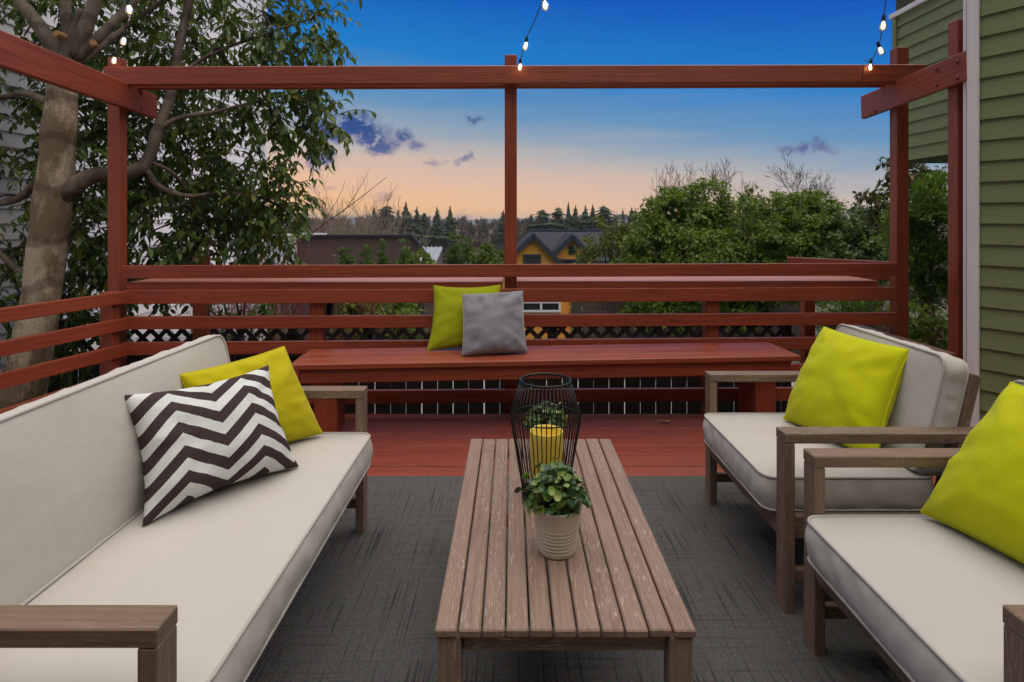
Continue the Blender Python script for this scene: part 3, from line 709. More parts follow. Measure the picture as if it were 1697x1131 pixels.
strand('strand of lit bulbs hanging near the right pergola corner', [(1443, 112, 4.28, .1), (1457, 85, 3.9, -.4), (1464, 43, 3.45, .05)], (2.60, 4.36, 2.545))

# ------------------------------------------------------------------ green house at the right
gh = thing('green_house', (3.2, 3.3, -1.1), 'green lap sided house with white corner board at right', 'house')
u = Vector((.514, -.857, 0)).normalized(); nrm = Vector((-.857, -.514, 0)).normalized(); W0 = Vector((2.828, 3.70, 0))
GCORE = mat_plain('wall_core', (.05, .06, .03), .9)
def lap(nm, origin, along, out, length, z0, z1, step, mat, parent):
    M0 = frame(origin, along); sgn = 1 if (M0.to_3x3() @ Vector((0, 1, 0))).dot(out) > 0 else -1
    z = z0
    while z < z1-.02:
        h = min(step+.012, z1-z)
        prof = [(0, 0), (sgn*.021, 0), (sgn*.021, .004), (sgn*.006, h), (0, h)]
        if sgn < 0: prof = prof[::-1]
        M = M0.copy(); M.translation = Vector(origin)+Vector((0, 0, z)); cut = rnd.uniform(.15, .85)*length if length > 1 and rnd.random() < .45 else length
        prism(nm, prof, cut, mat, parent, M)
        if cut < length: M = M.copy(); M.translation = M.translation+Vector(along).normalized()*(cut+.003); prism(nm, prof, length-cut-.003, mat, parent, M)
        z += step
lap('siding_board', W0+u*.094, u, nrm, 6.0, -.30, 4.2, .1265, GREEN, gh)
# walls behind the boards: rear corner block, and the unseen wing behind the viewer
def slabwall(nm, a, b_, th, z0, z1, mat, parent):
    a, b_ = Vector(a), Vector(b_); d = (b_-a).normalized(); n_ = Vector((-d.y, d.x, 0))*th
    P = [a, b_, b_+n_, a+n_]; V = [(p.x, p.y, z0) for p in P]+[(p.x, p.y, z1) for p in P]
    return mobj(nm, V, [(3, 2, 1, 0), (4, 5, 6, 7), (0, 1, 5, 4), (1, 2, 6, 5), (2, 3, 7, 6), (3, 0, 4, 7)], mat, parent)
e1 = W0+u*6.1; back = -nrm
slabwall('wall', W0+back*.004+u*.01, e1+back*.004, .18, -1.1, 4.2, GCORE, gh)
slabwall('wall', W0+back*.19+u*.02, W0+back*4.0+u*.02, -.18, -1.1, 4.2, GREEN, gh)
M = frame(W0+u*.058+nrm*.017+Vector((0, 0, 2.0)), (0, 0, 1), u)
link(bpy.data.objects.new('corner_board', boxmesh(4.4, .038, .062, TRIM, .003)), M, gh)
M = frame(W0+u*.002+back*.04+Vector((0, 0, 2.0)), (0, 0, 1), u)
link(bpy.data.objects.new('corner_board', boxmesh(4.39, .07, .02, TRIM, .003)), M, gh)
# upper storey box reaching out beyond the corner
K, YA, YB, ZB, ZT = 4.0, 4.75, 6.17, 1.965, 3.47
slabwall('upper_wall', (K+.004, YA, 0), (K+.004, YB-.004, 0), -3.0, ZB+.02, ZT+.3, GCORE, gh)
lap('siding_board', Vector((K, YB-.06, 0)), (0, -1, 0), Vector((-1, 0, 0)), YB-YA-.06, ZB, ZT, .1265, GREEN, gh)
board('corner_board', (K-.012, YB-.03, ZB), (K-.012, YB-.03, ZT), .05, .06, GREEN, gh, zh=(0, 1, 0))
board('soffit', (K+1.4, YA, ZB+.005), (K+1.4, YB, ZB+.005), 2.8, .03, GCORE, gh)
board('fascia', (K-.03, YA, ZT+.02), (K-.03, YB+.04, ZT+.02), .03, .05, TRIM, gh)
# unseen house wall behind the viewer, its height set to darken timber fronts
lap('siding_board', Vector((-4.6, -1.55, 0)), (1, 0, 0), Vector((0, 1, 0)), 10.4, -.3, 4.9, .1265, GREEN, gh)
slabwall('wall', (-4.6, -1.56, 0), (5.8, -1.56, 0), -.18, -1.1, 4.9, GCORE, gh)

# ------------------------------------------------------------------ pale house at the left
ph = thing('pale_house', (-4.5, 7.5, -1.1), 'pale lilac lap sided house behind the broadleaf tree', 'house')
lap('siding_board', Vector((-4.42, 3.0, 0)), (0, 1, 0), Vector((1, 0, 0)), 7.42, -1.1, 6.2, .135, PALE, ph)
slabwall('wall', (-4.425, 2.9, 0), (-4.425, 10.45, 0), 5.0, -1.1, 6.3, PALE, ph)
board('corner_board', (-4.40, 10.47, -1.1), (-4.40, 10.47, 6.2), .09, .10, TRIM, ph, zh=(0, 1, 0))
board('eave', (-4.2, 2.9, 6.3), (-4.2, 10.6, 6.3), .7, .12, TRIM, ph)

# ------------------------------------------------------------------ lattice fence
FY = 5.5
fen = thing('lattice_fence', (-.7, FY, -1.1), 'dark board fence with lattice top beyond the far railing', 'fence')
fx0, fx1 = -4.33, 2.62
board('cap', (fx0, FY, .425), (fx1, FY, .425), .09, .035, DARKWOOD, fen)
board('cap', (fx0, FY, .115), (fx1, FY, .115), .05, .05, DARKWOOD, fen)
step = .1455; x = fx0
while x < fx1-.14:
    dx = rnd.uniform(-.003, .003)
    board('fence_board', (x+.07+dx, FY+.012, -1.08), (x+.07+dx, FY+.012, .088), .018, .1385, DARKWOOD, fen, zh=(1, 0, 0), ch=.002); x += step
zb, zt = .141, .406; hh = zt-zb
for s in (1, -1):
    x = fx0-hh
    while x < fx1:
        a, b_ = x, x+hh; za, zb2 = (zb, zt) if s > 0 else (zt, zb)
        ta = max(0, (fx0-a)/hh); tb = min(1, (fx1-a)/hh)
        if tb-ta > .15:
            p0 = Vector((a+hh*ta, FY+.006*s, za+(zb2-za)*ta)); p1 = Vector((a+hh*tb, FY+.006*s, za+(zb2-za)*tb))
            board('lattice_slat', p0, p1, .009, .040, DARKWOOD, fen, ch=0, zh=(0, 0, 1))
        x += .147
for xx in (-4.28, -2.05, -1.35, .38, 2.57): board('post', (xx, FY+.075, -1.1), (xx, FY+.075, .40), .09, .09, DARKWOOD, fen, zh=(0, 1, 0))

# ------------------------------------------------------------------ foliage tools
LEAF_LONG = (np.array([(0, 0, 0), (.30, .19, .05), (.30, -.19, .05), (.62, .20, .02), (.62, -.20, .02), (1, 0, -.12), (.30, 0, -.01), (.62, 0, -.04)], float),
             np.array([(0, 6, 1), (0, 2, 6), (1, 6, 7), (1, 7, 3), (6, 2, 4), (6, 4, 7), (3, 7, 5), (7, 4, 5)]))
LEAF_OVAL = (np.array([(0, 0, 0), (.45, .30, .10), (.45, -.30, .10), (1, 0, -.08), (.5, 0, 0)], float), np.array([(0, 4, 1), (0, 2, 4), (1, 4, 3), (4, 2, 3)]))
LEAF_BLADE = (np.array([(0, 0, 0), (.5, .13, .02), (.5, -.13, .02), (1, 0, -.05)], float), np.array([(0, 2, 1), (1, 2, 3)]))
def frames_np(d, n):
    x = d/np.linalg.norm(d, axis=1, keepdims=True); y = np.cross(n, x); y /= np.linalg.norm(y, axis=1, keepdims=True)+1e-9; z = np.cross(x, y)
    return np.stack([x, y, z], 2)
def leaf_cloud(tpl, P, Rm, S):
    T, Fq = tpl; n = len(P)
    Tn = np.repeat(T[None], n, 0); Tn[:, :, 1] *= rng.uniform(.75, 1.25, (n, 1)); Tn[:, :, 2] = Tn[:, :, 2]*rng.uniform(.4, 2.4, (n, 1))-(Tn[:, :, 0]**2)*rng.uniform(-.05, .35, (n, 1))
    V = np.einsum('nij,nkj->nki', Rm, Tn)*S[:, None, None]+P[:, None, :]
    Fa = (Fq[None]+(np.arange(n)*len(T))[:, None, None]).reshape(-1, Fq.shape[1])
    return V.reshape(-1, 3), Fa
def rand_dirs(n):
    d = rng.normal(size=(n, 3)); return d/np.linalg.norm(d, axis=1, keepdims=True)
def blob_leaves(blobs, per_m2, clump, size, tpl, droop=.35, shell=.45):
    """leaf clumps spread through lumpy ellipsoids; blobs = (centre, rx, ry, rz)"""
    Ps, Ds, Ns, Ts = [], [], [], []
    for c, rx, ry, rz in blobs:
        nc = max(4, int(per_m2*(rx*rz+ry*rz+rx*ry)*4/3))
        d = rand_dirs(nc); r = (shell+(1-shell)*rng.random(nc))**.6
        lump = np.array([1+.28*noise.noise(Vector(v)*2.3+Vector(c)) for v in d]); cc = np.array(c)+d*np.array([rx, ry, rz])*(r*lump)[:, None]
        ct = rng.random(nc)*.55
        k = clump; o = rng.normal(size=(nc, k, 3))*np.array([.34, .34, .22])*(.16*(rx+rz))**.5*.55
        P = cc[:, None]+o; out = d[:, None]*.7+o*1.2+rng.normal(size=(nc, k, 3))*.55; out[..., 2] -= droop
        nn = rng.normal(size=(nc, k, 3))*.55+d[:, None]*.5; nn[..., 2] += .7
        Ps.append(P.reshape(-1, 3)); Ds.append(out.reshape(-1, 3)); Ns.append(nn.reshape(-1, 3)); Ts.append((ct[:, None]+rng.random((nc, k))*.45).ravel())
    P = np.concatenate(Ps); D = np.concatenate(Ds); Nn = np.concatenate(Ns); T = np.concatenate(Ts)
    S = size*(.65+.6*rng.random(len(P)))
    V, Fa = leaf_cloud(tpl, P, frames_np(D, Nn), S)
    return V, Fa, np.repeat(T, len(tpl[0]))
def foliage(name, parent, blobs, per_m2, clump, size, tpl, mat, **kw):
    V, Fa, T = blob_leaves(blobs, per_m2, clump, size, tpl, **kw); o = mobj(name, V, Fa, mat, parent, tint=T); return o
def limbs(name, parent, paths, mat, sides=8):
    V, Fc = [], []
    for pts, r0, r1 in paths:
        sp = smooth_path(pts, 5); n = len(sp)
        tube_geo(sp, [r0+(r1-r0)*i/(n-1)+.06*r0*noise.noise(p*3) for i, p in enumerate(sp)], sides, V, Fc)
    return mobj(name, V, Fc, mat, parent, smooth=True)
def branching(root, d0, length, r0, depth, spread, rr, out, up=.15, kids=(2, 4), seg=4, rmin=.0035):
    p = Vector(root); d = Vector(d0).normalized(); pts = [p.copy()]
    for i in range(seg):
        d = (d+Vector((rr.gauss(0, .16), rr.gauss(0, .16), rr.gauss(0, .10)+up*.3))).normalized(); p = p+d*length/seg; pts.append(p.copy())
    out.append((pts, max(r0, rmin), max(r0*.55, rmin)))
    if depth > 0:
        for k in range(rr.randint(*kids)):
            q = pts[rr.randint(max(1, seg//2), seg)]; a = rr.uniform(0, 2*PI); perp = d.cross(Vector((.3, .5, .8))).normalized(); perp = Matrix.Rotation(a, 3, d) @ perp
            branching(q, d+perp*spread*rr.uniform(.6, 1.3)+Vector((0, 0, up)), length*rr.uniform(.55, .8), r0*.55, depth-1, spread, rr, out, up, kids, max(2, seg-1), rmin)
def twig_mesh(name, parent, out, mat, sides=3):
    V, Fc = [], []
    for pts, a, b_ in out:
        n = len(pts); tube_geo(pts, [a+(b_-a)*i/(n-1) for i in range(n)], sides if a < .03 else 6, V, Fc, cap=False)
    return mobj(name, V, Fc, mat, parent, smooth=True)

# ------------------------------------------------------------------ the broadleaf evergreen beside the deck
BARK = mat_bark('mottled_grey_brown_bark', (.12, .080, .045), (.27, .19, .115), (.58, .48, .36))
LIMBBARK = mat_bark('brown_limb_bark', (.055, .038, .026), (.13, .092, .062), (.22, .17, .12)); TW = mat_bark('dark_twig_bark', (.05, .035, .025), (.10, .07, .05))
TLC = [(0, (.024, .054, .014)), (.30, (.052, .110, .022)), (.60, (.090, .170, .030)), (.90, (.150, .225, .040)), (.97, (.22, .21, .03)), (1, (.30, .20, .025))]
TL = mat_leaf('glossy_evergreen_leaf', TLC, True, .38, .32, .5); TLO = mat_leaf('glossy_evergreen_leaf_single', TLC, False, .38, .32, .5)
tree = thing('broadleaf_tree', at(20, 1000, 4.45)*1, 'mottled trunk broadleaf evergreen tree behind the left railing corner', 'tree')
D = 4.45
def tp(px, py, d=D): return at(px, py, d)
trunk = limbs('trunk', tree, [([tp(0, 800), tp(25, 690), tp(48, 600), tp(66, 500), tp(82, 390), tp(92, 300), tp(98, 200), tp(104, 130), tp(110, 105)], .158, .094)], BARK, 18)
for v in trunk.data.vertices:
    k = noise.noise(v.co*2.6)*.022+noise.noise(v.co*7)*.009; v.co += v.normal*k
main = [([tp(112, 110), tp(70, 50), tp(30, 0), tp(-20, -60)], .075, .04), ([tp(118, 95), tp(110, 30), tp(108, -20), tp(112, -140)], .055, .04),
        ([tp(122, 95), tp(148, 30), tp(165, -30), tp(190, -160)], .07, .045), ([tp(125, 100, D), tp(180, 45, 4.5), tp(225, 0, 4.6), tp(270, -60, 4.7)], .05, .03), ([tp(128, 105), tp(170, 75, 4.6), tp(215, 40, 4.8), tp(300, -20, 5.0)], .035, .02),
        ([tp(100, 330), tp(128, 305), tp(160, 290, 4.5), tp(210, 287, 4.6), tp(243, 268, 4.7), tp(262, 215, 4.8), tp(285, 150, 4.85), tp(300, 60, 4.9), tp(330, -60, 5.0)], .085, .035),
        ([tp(238, 275, 4.68), tp(262, 308, 4.75), tp(310, 325, 4.85), tp(370, 320, 4.95), tp(440, 330, 5.05)], .035, .010), ([tp(262, 215, 4.8), tp(300, 195, 4.85), tp(360, 185, 4.95), tp(440, 165, 5.0), tp(520, 150, 5.0)], .03, .008),
        ([tp(80, 170), tp(40, 155, 4.55), tp(-10, 165, 4.65)], .04, .02), ([tp(70, 290), tp(30, 330, 4.6), tp(-20, 340, 4.7)], .045, .025), ([tp(290, 130, 4.86), tp(350, 90, 4.95), tp(430, 60, 5.0), tp(520, 30, 5.0)], .025, .008),
        ([tp(245, 268, 4.7), tp(290, 290, 4.8), tp(330, 350, 5.0), tp(360, 420, 5.1)], .022, .008), ([tp(60, 470), tp(20, 440, 4.6), tp(-20, 400, 4.7)], .04, .02)]
limbs('crotch', tree, [([tp(102, 150), tp(112, 105), tp(124, 60), tp(134, 15)], .098, .028)], LIMBBARK, 14)
limbs('limb', tree, [(p_, a_*.82, b2_*.8) for p_, a_, b2_ in main], LIMBBARK, 10)
# cut stubs with pale faces and the burl
for (px, py, ax) in ((106, 62, (0, -1, .1)), (156, 75, (.5, -.85, 0))):
    V, Fc = tube_geo([tp(px, py, 4.40), tp(px, py, 4.40)+Vector(ax).normalized()*.075], [.028, .023], 10); mobj('stub', V, Fc, mat_plain('cut_wood', (.30, .16, .06), .8) if px < 150 else bpy.data.materials['cut_wood'], tree)
lim_pts = [p for pts, a, b_ in main for p in smooth_path(pts, 4)]
BL = [(40, 60, 4.9, .5), (130, 10, 5.2, .6), (60, 200, 5.1, .5), (15, 330, 4.9, .45), (110, 430, 5.2, .4), (250, 40, 5.3, .6), (350, 25, 5.2, .55), (450, 30, 5.1, .45), (515, 35, 5.0, .24), (480, 110, 5.0, .36), (400, 120, 5.2, .5),
      (300, 140, 5.5, .55), (525, 190, 5.0, .24), (450, 205, 5.1, .4), (375, 240, 5.2, .5), (280, 250, 5.5, .5), (465, 325, 5.0, .17), (430, 355, 5.0, .3), (370, 360, 5.2, .42), (300, 340, 5.4, .5), (240, 390, 5.3, .45), (165, 230, 5.2, .45),
      (165, 350, 5.0, .42), (20, 470, 4.8, .35), (330, 410, 5.2, .3), (450, 405, 5.1, .2), (150, 470, 4.9, .26), (240, 450, 5.2, .3), (0, 140, 4.8, .4), (200, 120, 5.3, .5), (230, 180, 5.4, .45), (400, 330, 5.3, .3), (20, 560, 4.8, .3), (350, 300, 5.6, .4), (120, 560, 5.3, .25), (420, -60, 5.1, .6), (250, -80, 5.2, .6), (80, -80, 5.0, .6), (70, 330, 5.3, .45), (190, 300, 5.5, .5)]
LP, LD, LN, LS = [], [], [], []; twigs = []
rt = random.Random(21)
for px, py, d, r in BL:
    c0 = at(px, py, d)
    near = min(lim_pts, key=lambda p: (p-c0).length)
    mid = (near+c0)/2+Vector((rt.gauss(0, .08), rt.gauss(0, .08), rt.uniform(0, .12)))
    if (near-c0).length < 1.6: twigs.append((smooth_path([near, mid, c0], 4), .014, .006))
    for _ in range(int(98*r)+6):
        while True:
            o = Vector((rt.uniform(-1, 1), rt.uniform(-1, 1), rt.uniform(-1, 1)))
            if o.length < 1: break
        s = c0+o*r*.95; dd = (o*.7+Vector((rt.gauss(0, .5), rt.gauss(0, .5), -.12+rt.gauss(0, .35)))).normalized(); L = rt.uniform(.22, .42)
        pts = [s]
        for k in range(4): dd = (dd+Vector((0, 0, -.16))+Vector((rt.gauss(0, .1),)*3)*.6).normalized(); pts.append(pts[-1]+dd*L/4)
        if any((q.x > -2.98 and q.y < 4.78) or q.x < -4.28 or q.y < 4.2 for q in pts): continue
        twigs.append((pts, .0042, .0020))
        nl = rt.randint(9, 13)
        for k in range(nl):
            f = (k+.6)/nl*4; i = min(3, int(f)); p = pts[i].lerp(pts[i+1], f-i); td = (pts[i+1]-pts[i]).normalized()
            side = td.cross(Vector((0, 0, 1))); side = side.normalized() if side.length > .01 else Vector((1, 0, 0)); sg = 1 if k % 2 else -1
            ld = (td*.5+side*sg*.75+Vector((rt.gauss(0, .25), rt.gauss(0, .25), -.45+rt.gauss(0, .28)))).normalized()
            LP.append(p); LD.append(ld); LN.append(Vector((rt.gauss(0, .45), rt.gauss(0, .45), 1))); LS.append(rt.uniform(.045, .112))
tw = twig_mesh('twigs', tree, twigs, TW, 4); tw['kind'] = 'stuff'
LP = np.array(LP); LD = np.array(LD); LN = np.array(LN); LS = np.array(LS)
Rm = frames_np(LD, LN)
inview = (np.abs(LP[:, 0]/LP[:, 1]) < .86)
score = np.where(inview, LS/LP[:, 1], 0); order = np.argsort(-score); big = order[:300]; rest = order[300:]
leaf_me = mesh_of('leaf', LEAF_LONG[0], LEAF_LONG[1], TLO)
for i in big:
    M = Matrix([list(Rm[i][r]*LS[i])+[LP[i][r]] for r in range(3)]+[[0, 0, 0, 1]]); link(bpy.data.objects.new('leaf', leaf_me), M, tree)
Vv, Fa = leaf_cloud(LEAF_LONG, LP[rest], Rm[rest], LS[rest])
fo = mobj('foliage', Vv, Fa, TL, tree, tint=np.repeat(rng.random(len(rest)), 8)); fo['kind'] = 'stuff'
print('TREE LEAVES', len(LP))

# ------------------------------------------------------------------ garden trees and shrubs
LAUREL = mat_leaf('laurel_leaf', [(0, (.034, .066, .008)), (.4, (.092, .162, .016)), (.75, (.165, .240, .022)), (1, (.26, .32, .035))], True, .45, .45, .4)
LAUREL2 = mat_leaf('yellowish_leaf', [(0, (.05, .075, .010)), (.5, (.12, .15, .018)), (1, (.22, .22, .035))], True, .3, .5, .3)
BLUEGR = mat_leaf('dark_shrub_leaf', [(0, (.024, .058, .014)), (.5, (.06, .125, .022)), (1, (.115, .19, .034))], True, .4, .4, .5)
CEDAR = mat_leaf('cedar_spray', [(0, (.035, .085, .008)), (.5, (.075, .165, .014)), (1, (.14, .25, .025))], True, .35, .6, .2)
CONIF = mat_leaf('dark_conifer_needles', [(0, (.010, .024, .012)), (.6, (.022, .044, .018)), (1, (.05, .080, .028))], True, 0, .8, .2)
COPPER = mat_leaf('bronze_green_leaf', [(0, (.02, .03, .010)), (.5, (.05, .055, .014)), (.8, (.085, .055, .018)), (1, (.12, .05, .02))], True, .25, .45, .4)
LIMEGR = mat_leaf('fresh_shrub_leaf', [(0, (.05, .09, .010)), (.5, (.11, .18, .018)), (1, (.20, .27, .04))], True, .3, .5, .3)
REDTW = mat_bark('red_twig_bark', (.13, .028, .020), (.22, .055, .04)); GREYTW = mat_bark('pale_twig_bark', (.20, .15, .10), (.36, .28, .19)); DKTW = mat_bark('bare_tree_bark', (.035, .025, .022), (.075, .055, .045))
def gz(px, d): return ground_z((px-CX)/F*d, d)
def broad(name, label, px, d, blobs, mat, size=.12, per=9, clump=26, tpl=LEAF_OVAL, cat='tree', group=None, **kw):
    x = (px-CX)/F*d; z = gz(px, d); t = thing(name, (x, d, z), label, cat, group); c0 = Vector((x, d, z)); B3 = []
    P = []
    for (bx, by, dd, rx, rz) in blobs:
        c = at(bx, by, d+dd); B3.append((tuple(c), rx, rx*.85, rz)); P.append(c)
    cm = sum(P, Vector())/len(P); sh = kw.pop('trunk_r', .09)
    paths = [([c0, c0.lerp(cm, .5)+Vector((.1, 0, 0)), cm], sh, sh*.5)]+[([c0.lerp(cm, .45), c0.lerp(cm, .5).lerp(p, .5)+Vector((0, 0, .2)), p], sh*.5, .012) for p in P]
    limbs('trunk', t, paths, TW, 7)
    foliage('crown', t, B3, per, clump, size, tpl, mat, **kw)
    return t
G1 = 'evergreen trees beyond the railing on the right'
broad('laurel_tree', 'largest dense green laurel tree right of the orange house', 1150, 15, [(1120, 365, 0, .95, .75), (1165, 345, .3, .8, .70), (1215, 375, 0, .95, .8), (1085, 410, -.3, .8, .7), (1170, 430, -.6, 1.2, .8), (1260, 420, 0, .9, .8), (1110, 330, .2, .35, .3), (1060, 450, -.3, .6, .6), (1130, 480, -.4, .9, .5), (1240, 480, -.4, .9, .5)], LAUREL, .112, 34, 36, group=G1)
broad('laurel_tree', 'rounded green laurel tree under the right bare tree', 1330, 14, [(1310, 355, 0, .6, .5), (1350, 345, 0, .55, .45), (1340, 400, -.3, .9, .7), (1290, 405, -.3, .7, .6), (1320, 460, -.4, 1.0, .6), (1375, 380, .2, .5, .45), (1300, 335, .2, .3, .25)], LAUREL, .105, 38, 36, group=G1)
broad('laurel_tree', 'smaller green laurel tree below the grey roofed house at right', 1425, 13, [(1410, 375, 0, .5, .4), (1440, 385, 0, .5, .4), (1420, 425, -.3, .75, .5), (1400, 460, -.3, .7, .5), (1450, 430, -.2, .5, .5), (1466, 380, 0, .35, .35)], BLUEGR, .10, 42, 36, group=G1)
broad('yellow_green_tree', 'small yellowish green tree between the two laurel crowns', 1262, 18, [(1250, 345, 0, .55, .55), (1275, 360, 0, .5, .6), (1260, 400, 0, .7, .6)], LAUREL2, .13, 24, 26)
broad('pine_shrub', 'loose light green conifer beside the orange house', 1008, 17, [(1012, 375, 0, .45, .35), (1000, 405, 0, .55, .45), (1025, 415, 0, .55, .5), (990, 440, 0, .6, .5), (1035, 385, 0, .35, .3), (1010, 470, 0, .8, .6)], LAUREL2, .17, 22, 26, LEAF_BLADE)
broad('cedar_tree', 'bright green feathery cedar seen between the two right posts', 1530, 7.2, [(1525, 340, 0, .30, .35), (1550, 390, 0, .32, .4), (1515, 420, 0, .24, .4), (1560, 330, .2, .25, .3), (1535, 480, .2, .35, .3), (1570, 450, .1, .3, .3), (1500, 380, .4, .2, .3)], CEDAR, .10, 95, 34, LEAF_BLADE, droop=-.5, trunk_r=.03)
broad('copper_leaved_tree', 'bronze leaved tree behind the right pergola post', 1480, 10, [(1462, 320, 0, .32, .35), (1480, 290, 0, .35, .3), (1510, 295, 0, .3, .25), (1450, 350, 0, .22, .25), (1535, 310, .2, .3, .3), (1500, 340, .2, .4, .4)], COPPER, .12, 26, 20, trunk_r=.05)
broad('garden_shrub', 'bright green shrub low behind the right end of the railing', 1410, 7.4, [(1385, 515, 0, .22, .18), (1425, 512, 0, .25, .20), (1455, 520, 0, .22, .2), (1410, 545, 0, .4, .25)], CEDAR, .075, 120, 28, LEAF_BLADE, cat='shrub', droop=-.3, trunk_r=.02)
broad('garden_shrub', 'dark green shrub at the foot of the right near post', 1525, 6.3, [(1510, 530, 0, .2, .16), (1545, 545, 0, .22, .18), (1530, 580, 0, .3, .2)], LAUREL, .06, 120, 24, cat='shrub', trunk_r=.02)
for (lab, px, py, d, rx, rz, mt) in [('fresh green shrub showing between rails left of the olive pillow', 640, 512, 9, .55, .35, LIMEGR), ('yellow green shrub in front of the dark house right corner', 695, 450, 11, .36, .42, LIMEGR), ('grassy green shrub between rails near the left bracket post', 580, 515, 8.6, .35, .25, LAUREL2),
                                    ('light green shrub beside the arborvitae pair', 808, 425, 19, .5, .45, LIMEGR), ('green shrub overhanging the far picket fence at centre right', 1090, 505, 14.5, .8, .33, LAUREL), ('green shrub above picket fence right of bracket post', 1235, 505, 14, .6, .32, LAUREL)]:
    broad('garden_shrub', lab, px, d, [(px-10, py, 0, rx*.7, rz*.8), (px+14, py+6, 0, rx*.7, rz*.7), (px, py-8, .1, rx*.5, rz*.6), (px, py+22, 0, rx, rz*.9)], mt, .09 if d < 13 else .12, 40, 24, cat='shrub', trunk_r=.03, group='shrubs in the garden below the deck')
broad('camellia_shrub', 'low broadleaf shrub seen between rails at left by the corner post', 400, 6.6, [(330, 505, 0, .2, .18), (400, 512, 0, .22, .16), (450, 515, 0, .16, .14), (395, 545, 0, .35, .2), (345, 440, 0, .12, .12), (420, 420, 0, .14, .12)], BLUEGR, .085, 34, 14, cat='shrub', trunk_r=.025)
# arborvitae
def arbor(label, px, d, ytop, w, group):
    top = at(px, ytop, d); z0 = gz(px, d); t = thing('arborvitae', (top.x, d, z0), label, 'tree', group); h = top.z-z0; bl = []
    for k in range(7):
        f = k/6; bl.append(((top.x, d, z0+.12*h+h*.80*f), 1.5*w*(1-.8*f**2)+.03, 1.5*w*(1-.8*f**2)+.03, h*.12))
    limbs('trunk', t, [([(top.x, d, z0), (top.x, d, z0+h*.5), (top.x, d, z0+h*.8)], .06, .02)], TW, 6)
    foliage('crown', t, bl, 75, 26, .15, LEAF_BLADE, CEDAR if d < 15 else BLUEGR, droop=-1.0, shell=.6)
G2 = 'columnar arborvitae in front of the far houses'
arbor('dark arborvitae at the left of the brown house wall', 573, 17, 410, .22, G2); arbor('low arborvitae second from left before the brown house', 607, 17.5, 418, .28, G2)
arbor('pointed arborvitae before the middle of the brown house wall', 634, 18, 411, .20, G2); arbor('broad arborvitae before the right end of the brown house', 672, 16, 402, .26, G2)
arbor('tallest dark arborvitae between the metal roof and centre post', 755, 20, 386, .26, G2); arbor('shorter dark arborvitae next to the light green shrub', 777, 20.5, 397, .24, G2)
arbor('slim little arborvitae in front of the orange gable', 956, 21, 414, .10, G2)
# bare trees and twiggy shrubs
def bare(name, label, px, d, ytop, r0, mat, depth=5, spread=.75, seed=1, cat='tree', group=None, stems=1, up=.15, kids=(2, 4), lean=0, wide=1.0):
    rr = random.Random(seed); x = (px-CX)/F*d; z0 = gz(px, d); top = at(px, ytop, d).z; t = thing(name, (x, d, z0), label, cat, group); out = []
    H = top-z0
    for s in range(stems):
        d0 = Vector((rr.gauss(lean, .12 if stems == 1 else .38), rr.gauss(0, .12 if stems == 1 else .3), 1))
        branching((x+rr.gauss(0, .04*stems**.5), d+rr.gauss(0, .04*stems**.5), z0), d0, H*(.42 if stems == 1 else .5)*rr.uniform(.85, 1.1), r0, depth, spread, rr, out, up, kids, 4, .00026*d)
    zmax = max(p.z for pts, a, b_ in out for p in pts); k = H/(zmax-z0)
    for pts, a, b_ in out:
        for p in pts: p.z = z0+(p.z-z0)*k; p.x = x+(p.x-x)*k*wide; p.y = d+(p.y-d)*k*wide
    twig_mesh('branches', t, out, mat)
G3 = 'bare winter trees above the laurels'
bare('bare_tree', 'leftmost bare tree above the laurel crowns', 1205, 34, 258, .12, DKTW, 6, .8, 4, group=G3, kids=(3, 4), wide=.62)
bare('bare_tree', 'tallest bare tree standing in the middle above the laurels', 1258, 33, 250, .13, DKTW, 6, .65, 9, group=G3, kids=(3, 4), wide=.66)
bare('bare_tree', 'rightmost bare tree with drooping fine twigs above the laurels', 1330, 30, 250, .11, DKTW, 6, .85, 15, group=G3, kids=(3, 4), wide=.78)
bare('bare_shrub', 'pale upright bare shrub above the brown house', 575, 33, 284, .045, GREYTW, 4, .42, 5, 'shrub', stems=26, up=.30, wide=1.15)
bare('red_twig_shrub', 'red twigged bare shrub behind the left part of the counter', 430, 7.4, 330, .014, REDTW, 5, .6, 8, 'shrub', stems=12, up=.12, lean=.1)
bare('red_twig_shrub', 'red twigged bare shrub in front of the brown house', 490, 9.5, 375, .010, REDTW, 4, .6, 18, 'shrub', stems=9, up=.15)
bare('red_twig_shrub', 'tangle of reddish bare twigs between the two right posts', 1545, 6.6, 430, .012, REDTW, 5, .8, 28, 'shrub', stems=14, up=.05)
t = thing('long_branch', at(470, 560, 8.2), 'single long red branch arching up before the dusk sky', 'branch')
limbs('stem', t, [([at(440, 640, 8.2), at(470, 437, 8.2), at(520, 385, 8.2), at(575, 345, 8.2), at(642, 293, 8.2)], .016, .003), ([at(575, 345, 8.2), at(600, 305, 8.2), at(612, 280, 8.2)], .005, .002), ([at(530, 378, 8.2), at(560, 330, 8.3), at(572, 300, 8.3)], .005, .002)], REDTW, 6)

